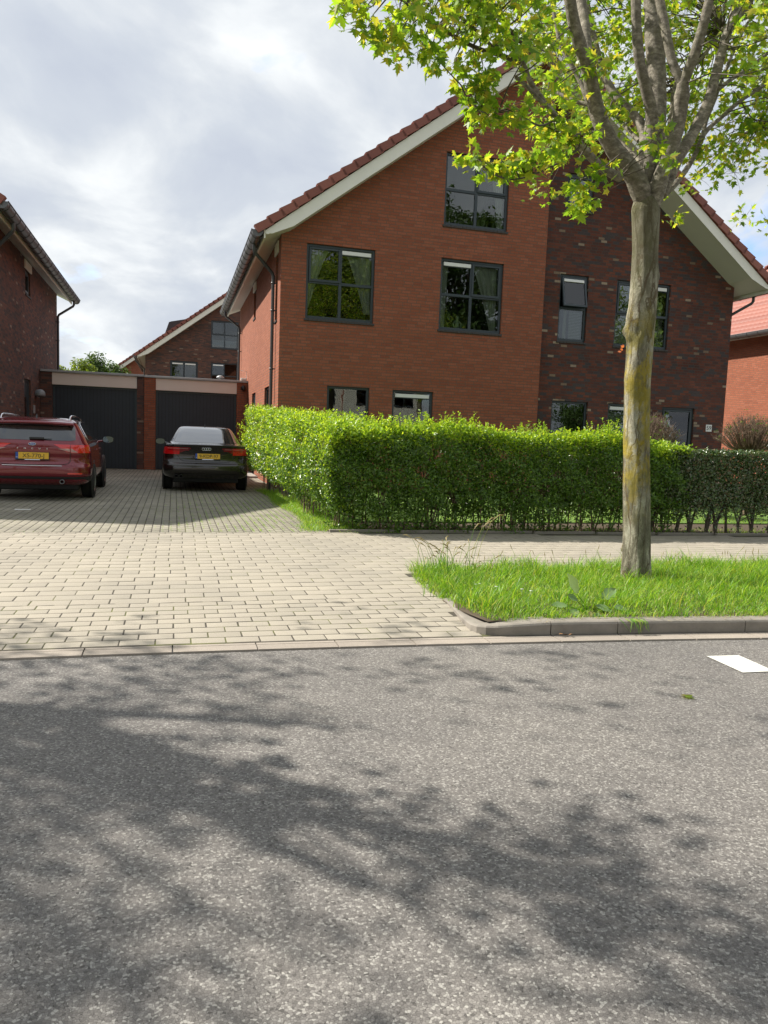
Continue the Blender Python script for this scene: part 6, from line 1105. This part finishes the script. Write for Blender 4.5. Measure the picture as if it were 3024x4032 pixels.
# --- dark saloon
def saloon():
    root = thing('saloon_car', 'black-brown saloon parked before the right garage, yellow plate 9-KDP-97', 'car', (.665, 16.33, 0), rz=R(-.6))
    #        z    half-w  yr    yf    rcorner bulge
    T = [(.295, .80, .16, 4.50, .22, .05), (.33, .86, .10, 4.60, .26, .07), (.385, .895, .035, 4.66, .28, .08), (.46, .908, .0, 4.68, .30, .09), (.57, .912, .0, 4.69, .30, .10), (.605, .911, .022, 4.68, .30, .10),
         (.635, .908, .058, 4.66, .30, .10), (.70, .905, .085, 4.6, .30, .10), (.80, .900, .088, 4.45, .29, .10), (.90, .885, .070, 4.2, .27, .11), (.975, .862, .045, 3.85, .25, .12), (1.005, .845, .040, 3.6, .24, .12),
         (1.018, .825, .075, 3.5, .23, .12), (1.03, .79, .30, 3.35, .21, .10), (1.045, .755, .52, 3.2, .19, .07), (1.15, .705, .74, 2.95, .17, .07), (1.27, .645, 1.00, 2.65, .16, .06), (1.365, .585, 1.25, 2.4, .15, .05), (1.405, .53, 1.48, 2.2, .15, .04), (1.424, .42, 1.75, 2.05, .10, .03)]
    c = Car(T); b = c.body('body', 'brown_paint', root)
    vz_ = c.v_of_z
    # rear window
    w = MB(); c.patch(w, 14.1, 17.35, pw((0, -.64), (.05, -.675), (1, -.53)), pw((0, .64), (.05, .675), (1, .53)), .004, 14, 20); w.build('rear_window', 'carglass', root)
    for s in (1, -1):
        w = MB(); c.patch(w, 14.35, 17.5, lambda t: c.s_of_y(1.35+t*.45, 14.35+t*3.15), lambda t: c.s_of_y(3.35-t*.95, 14.35+t*3.15), .004, 8, 16, s); w.build('side_window', 'carglass', root)
        # lamps, split between body and boot lid
        a, z0, z1 = 8.1, .80, .965
        lo, hi = vz_(.805), vz_(.955)
        outer = lambda t: c.s_of_x(.90, 9)+.10
        l = MB(); c.patch(l, lo, hi, pw((0, .56), (1, .56)), lambda t: outer(t)+.02-.05*t, .006, 8, 12, s); lp = l.build('tail_light', 'lamp_red', root)
        l = MB(); c.patch(l, vz_(.835), vz_(.955), pw((0, .56), (.35, .44), (.75, .32), (1, .34)), lambda t: .555, .006, 8, 12, s); l.build('tail_light', 'lamp_dark', root)
        l = MB(); c.patch(l, vz_(.885), vz_(.90), lambda t: .36+.10*0, lambda t: .80, .009, 2, 14, s); l.build('light_strip', 'lamp_dark', lp)
        l = MB(); c.patch(l, vz_(.925), vz_(.935), lambda t: .38, lambda t: .83, .009, 2, 14, s); l.build('light_strip', 'lamp_clear', lp)
        mirror(root, .93*s, 2.95, 1.03, s, 'brown_paint')
        # wheels in dark arches
        for y in (1.02, 3.83):
            ar = MB(); ar.lathe((s*.885, y, .335), [(0, s*.024), (.375, s*.024), (.385, 0)], 32, 'x'); ar.build('wheel_arch', 'trim', root); wheel(root, s*.815, y, .325, .225, s)
        hd = MB()
        for y in (1.75, 2.65): sx, sy, sz = c.skin(c.s_of_y(y, vz_(.88)), vz_(.88), .015); hd.box(s*sx-.012, s*sx+.012, sy, sy+.18, sz-.012, sz+.012, .005)
        hd.build('door_handle', 'brown_paint', root)
        mesh_line(root, c, c.s_of_y(1.2, 14.1), 14.1, c.s_of_y(3.4, 14.0), 14.0, 'chrome', 'window_trim', .008, 10, .006, s)
    # boot lid gap, bumper crease, diffuser
    g = MB(); pts = [(-.78, .955), (-.60, .80), (-.55, .70), (-.48, .663), (0, .655), (.48, .663), (.55, .70), (.60, .80), (.78, .955)]
    fine = [];
    for (a0, b0), (a1, b1) in zip(pts[:-1], pts[1:]):
        for k in range(6): t = k/6; fine.append(c.skin((a0+(a1-a0)*t), vz_(b0+(b1-b0)*t), .002))
    g.tube(fine, .0045, 5); g.build('boot_gap', 'black', root)
    sp = MB(); sp.tube([c.skin(s, 11.0, .006) for s in np.linspace(-.80, .80, 33)], [.006+.010*(1-abs(t)**2) for t in np.linspace(-1, 1, 33)], 8); sp.build('spoiler_lip', 'brown_paint', root)
    d = MB(); c.patch(d, 0.2, vz_(.40), lambda t: -.66, lambda t: .66, .008, 8, 20); d.build('diffuser', 'trim', root)
    d = MB(); c.patch(d, vz_(.845), vz_(.87), lambda t: -.28, lambda t: .28, .004, 3, 16); d.build('handle_recess', 'black', root)
    for x in (-.52,):
        e = MB(); e.lathe((x, .05, .335), [(.032, 0), (.042, -.005), (.042, .1), (.034, .1), (.034, .005)], 20, 'y'); e.lathe((x-.10, .06, .335), [(.032, 0), (.042, -.005), (.042, .1), (.034, .1), (.034, .005)], 20, 'y'); e.build('exhaust', 'trim', root)
    y = c.skin(0, vz_(.775), 0)[1]; plate_part(root, '9-KDP-97', .03, y-.014, .775, -3)
    bd = MB(); y = c.skin(0, vz_(.925), 0)[1]-.012
    for i in range(4):
        cx = (i-1.5)*.044; r0 = .028; bd.tube([(cx+r0*math.cos(a), y-.002*(i % 2), .928+r0*math.sin(a)) for a in np.linspace(0, 6.2832, 25)], .0045, 6, False)
    bd.build('ring_badge', 'chrome', root)
    an = MB(); an.prism([(0, 0), (.05, .055), (.075, .06), (.12, 0)], -.008, .008, lambda p, q, a: (a, 1.55+p, 1.405+q)); an.build('roof_aerial', 'black', root)
    u = MB(); u.box(-.70, .70, .45, 4.3, .18, .33, .02); u.build('underbody', 'trim', root)
    return root
saloon()
# --- red estate
def estate():
    root = thing('estate_car', 'dark red estate with silver roof rails parked at the left, yellow plate XS-770-J', 'car', (-2.335, 13.82, 0), rz=R(1.0))
    T = [(.28, .80, .17, 4.50, .22, .05), (.32, .865, .085, 4.58, .26, .07), (.38, .895, .03, 4.62, .28, .08), (.46, .908, .0, 4.64, .29, .09), (.56, .912, -.005, 4.64, .29, .10), (.605, .911, .0, 4.62, .29, .10),
         (.63, .910, .03, 4.6, .29, .10), (.665, .908, .06, 4.55, .29, .10), (.74, .905, .075, 4.45, .28, .10), (.84, .90, .06, 4.3, .27, .10), (.94, .885, .055, 4.1, .26, .11), (1.00, .865, .07, 3.9, .24, .11), (1.04, .84, .095, 3.55, .22, .10),
         (1.12, .80, .145, 3.3, .19, .08), (1.22, .745, .205, 3.0, .17, .07), (1.32, .69, .265, 2.75, .16, .06), (1.375, .655, .28, 2.55, .16, .06), (1.415, .60, .36, 2.4, .16, .06), (1.445, .50, .55, 2.2, .15, .05), (1.455, .36, .9, 1.95, .12, .04)]
    c = Car(T); c.body('body', 'red_paint', root); vz_ = c.v_of_z
    w = MB(); c.patch(w, 12.15, 15.6, pw((0, -.60), (.06, -.68), (.6, -.67), (1, -.62)), pw((0, .60), (.06, .68), (.6, .67), (1, .62)), .004, 16, 24); w.build('rear_window', 'carglass2', root)
    w = MB(); c.patch(w, 14.75, 15.75, lambda t: -.63, lambda t: .63, .008, 5, 20); w.build('spoiler_shade_band', 'black', root)  # black band paints the roof spoiler's shade across the top of the glass
    sp = MB(); V = []
    for j, (y, z, wd) in enumerate(((.33, 1.408, .60), (.20, 1.385, .63), (.135, 1.362, .64), (.145, 1.335, .64), (.26, 1.315, .63))):
        for i in range(21): x = -wd+2*wd*i/20; V.append((x, y+.05*(abs(x)/wd)**3+.03*(abs(x)/wd)**2, z-.018*(abs(x)/wd)**2))
    sp.add(V, [(j*21+i, j*21+i+1, (j+1)*21+i+1, (j+1)*21+i) for j in range(4) for i in range(20)], True); sp.build('roof_spoiler', 'red_paint', root)
    for s in (1, -1):
        w = MB(); c.patch(w, 12.3, 16.0, lambda t: c.s_of_y(.62+t*.18+.25*max(0, .25-t), 12.3+t*3.7), lambda t: c.s_of_y(3.2-t*.95, 12.3+t*3.7), .005, 10, 20, s); w.build('side_window', 'carglass', root)
        tr = MB(); tr.tube([(lambda q: (q[0]*s, q[1], q[2]))(c.skin(c.s_of_y(y, v), v, .01)) for y, v in ((3.1, 12.2), (2.0, 12.15), (1.0, 12.2), (.62, 12.6), (.66, 13.6), (.78, 15.2), (1.0, 16.0), (1.6, 16.15), (2.2, 16.1))], .008, 6); tr.build('window_trim', 'chrome', root)
        # D-pillar glass edge strip
        lo, hi = vz_(.845), vz_(.985); so = c.s_of_x(.87, 10)
        l = MB(); c.patch(l, lo, hi, lambda t: .605, lambda t: so+.16+.05*t, .007, 8, 14, s); lp = l.build('tail_light', 'lamp_red', root)
        l = MB(); c.patch(l, vz_(.86), hi, pw((0, .54), (.5, .42), (1, .33)), lambda t: .597, .007, 8, 12, s); lq = l.build('tail_light', 'lamp_red', root)
        l = MB(); c.patch(l, vz_(.868), vz_(.915), pw((0, .56), (1, .40)), lambda t: .595, .010, 4, 10, s); l.build('clear_lens', 'lamp_clear', lq)
        l = MB(); c.patch(l, vz_(.855), vz_(.92), lambda t: .61, pw((0, .72), (1, .62)), .010, 4, 8, s); l.build('clear_lens', 'lamp_clear', lp)
        mirror(root, .93*s, 3.05, 1.06, s, 'red_paint')
        for y in (1.05, 3.75):
            ar = MB(); ar.lathe((s*.885, y, .33), [(0, s*.024), (.37, s*.024), (.38, 0)], 32, 'x'); ar.build('wheel_arch', 'trim', root); wheel(root, s*.815, y, .325, .22, s)
        hd = MB()
        for y in (1.55, 2.5): sx, sy, sz = c.skin(c.s_of_y(y, vz_(.88)), vz_(.88), .015); hd.box(s*sx-.014, s*sx+.012, sy, sy+.19, sz-.012, sz+.012, .005)
        hd.build('door_handle', 'red_paint', root)
        rl = MB(); rl.tube([(s*.55, .42, 1.40), (s*.555, .50, 1.462), (s*.56, .65, 1.485), (s*.56, 1.4, 1.492), (s*.55, 2.2, 1.475), (s*.545, 2.5, 1.43)], [.014, .018, .018, .016, .016, .012], 8); rl.build('roof_rail', 'chrome', root)
        rf = MB(); c.patch(rf, vz_(.475), vz_(.50), lambda t: .56, lambda t: .80, .008, 2, 10, s); rf.build('reflector', 'lamp_red', root)
    d = MB(); c.patch(d, 0.1, vz_(.435), lambda t: -c.s_of_y(.75, 2), lambda t: c.s_of_y(.75, 2), .008, 10, 50); d.build('lower_bumper', 'trim', root)
    fine = []; pts = [(-.60, .985), (-.60, .84), (-.595, .70), (-.56, .655), (-.44, .635), (0, .630), (.44, .635), (.56, .655), (.595, .70), (.60, .84), (.60, .985)]
    for (a0, b0), (a1, b1) in zip(pts[:-1], pts[1:]):
        for k in range(6): t = k/6; fine.append(c.skin(a0+(a1-a0)*t, vz_(b0+(b1-b0)*t), .003))
    g = MB().tube(fine, .005, 5); g.build('tailgate_gap', 'black', root)
    ch = MB().tube([c.skin(s, vz_(.612), .008) for s in np.linspace(-.47, .47, 24)], .007, 6); ch.build('bumper_strip', 'chrome', root)
    e = MB(); e.lathe((.47, .02, .345), [(.028, .01), (.036, -.012), (.040, 0), (.040, .12), (.030, .12), (.030, .0)], 20, 'y'); e.build('exhaust', 'rim', root)
    wi = MB(); V0 = c.skin(-.02, 12.25, .02); V1 = c.skin(.30, 12.35, .022); wi.tube([V0, V1], [.012, .006], 6); wi.box(V0[0]-.03, V0[0]+.20, V0[1]-.012, V0[1]+.02, V0[2]-.005, V0[2]+.035, .008); wi.build('rear_wiper', 'black', root)
    y = c.skin(0, vz_(.79), 0)[1]; plate_part(root, 'XS-770-J', .0, y-.016, .785, -2)
    y = c.skin(0, vz_(.98), 0)[1]-.010
    bd = MB().lathe((0, y, .985), [(0, -.004), (.024, -.003), (.028, .0)], 24, 'y'); 
    o = bd.build('oval_badge', 'plateblue', root); o.data.transform(Matrix.Translation((0, 0, .985)) @ Matrix.Diagonal((2.1, 1, .85, 1)) @ Matrix.Translation((0, 0, -.985)))
    rg = MB().tube([(.058*math.cos(a), y-.003, .985+.0235*math.sin(a)) for a in np.linspace(0, 6.2832, 33)], .004, 6, False); rg.build('badge_rim', 'chrome', o)
    text_part('Ford', .034, 'chrome', o, Matrix.Translation((0, y-.007, .985)) @ Matrix.Rotation(R(90), 4, 'X') @ Matrix.Shear('XZ', 4, (0, 0)), 'lettering')
    for i, ch_ in enumerate('FOCUS'):
        x = (i-2)*.115; y = c.skin(x, vz_(.908), 0)[1]; text_part(ch_, .036, 'chrome', root, Matrix.Translation((x, y-.006, .908)) @ Matrix.Rotation(R(90), 4, 'X') @ Matrix.Diagonal((1.35, 1, 1, 1)), 'lettering', .002)
    an = MB(); an.prism([(0, 0), (.07, .055), (.10, .06), (.14, 0)], -.012, .012, lambda p, q, a: (a, .52+p, 1.435+q)); an.build('roof_aerial', 'black', root)
    u = MB(); u.box(-.70, .70, .45, 4.3, .17, .31, .02); u.build('underbody', 'trim', root)
    return root
estate()
print('objects', len(bpy.data.objects), 'faces', sum(len(m_.polygons) for m_ in bpy.data.meshes))
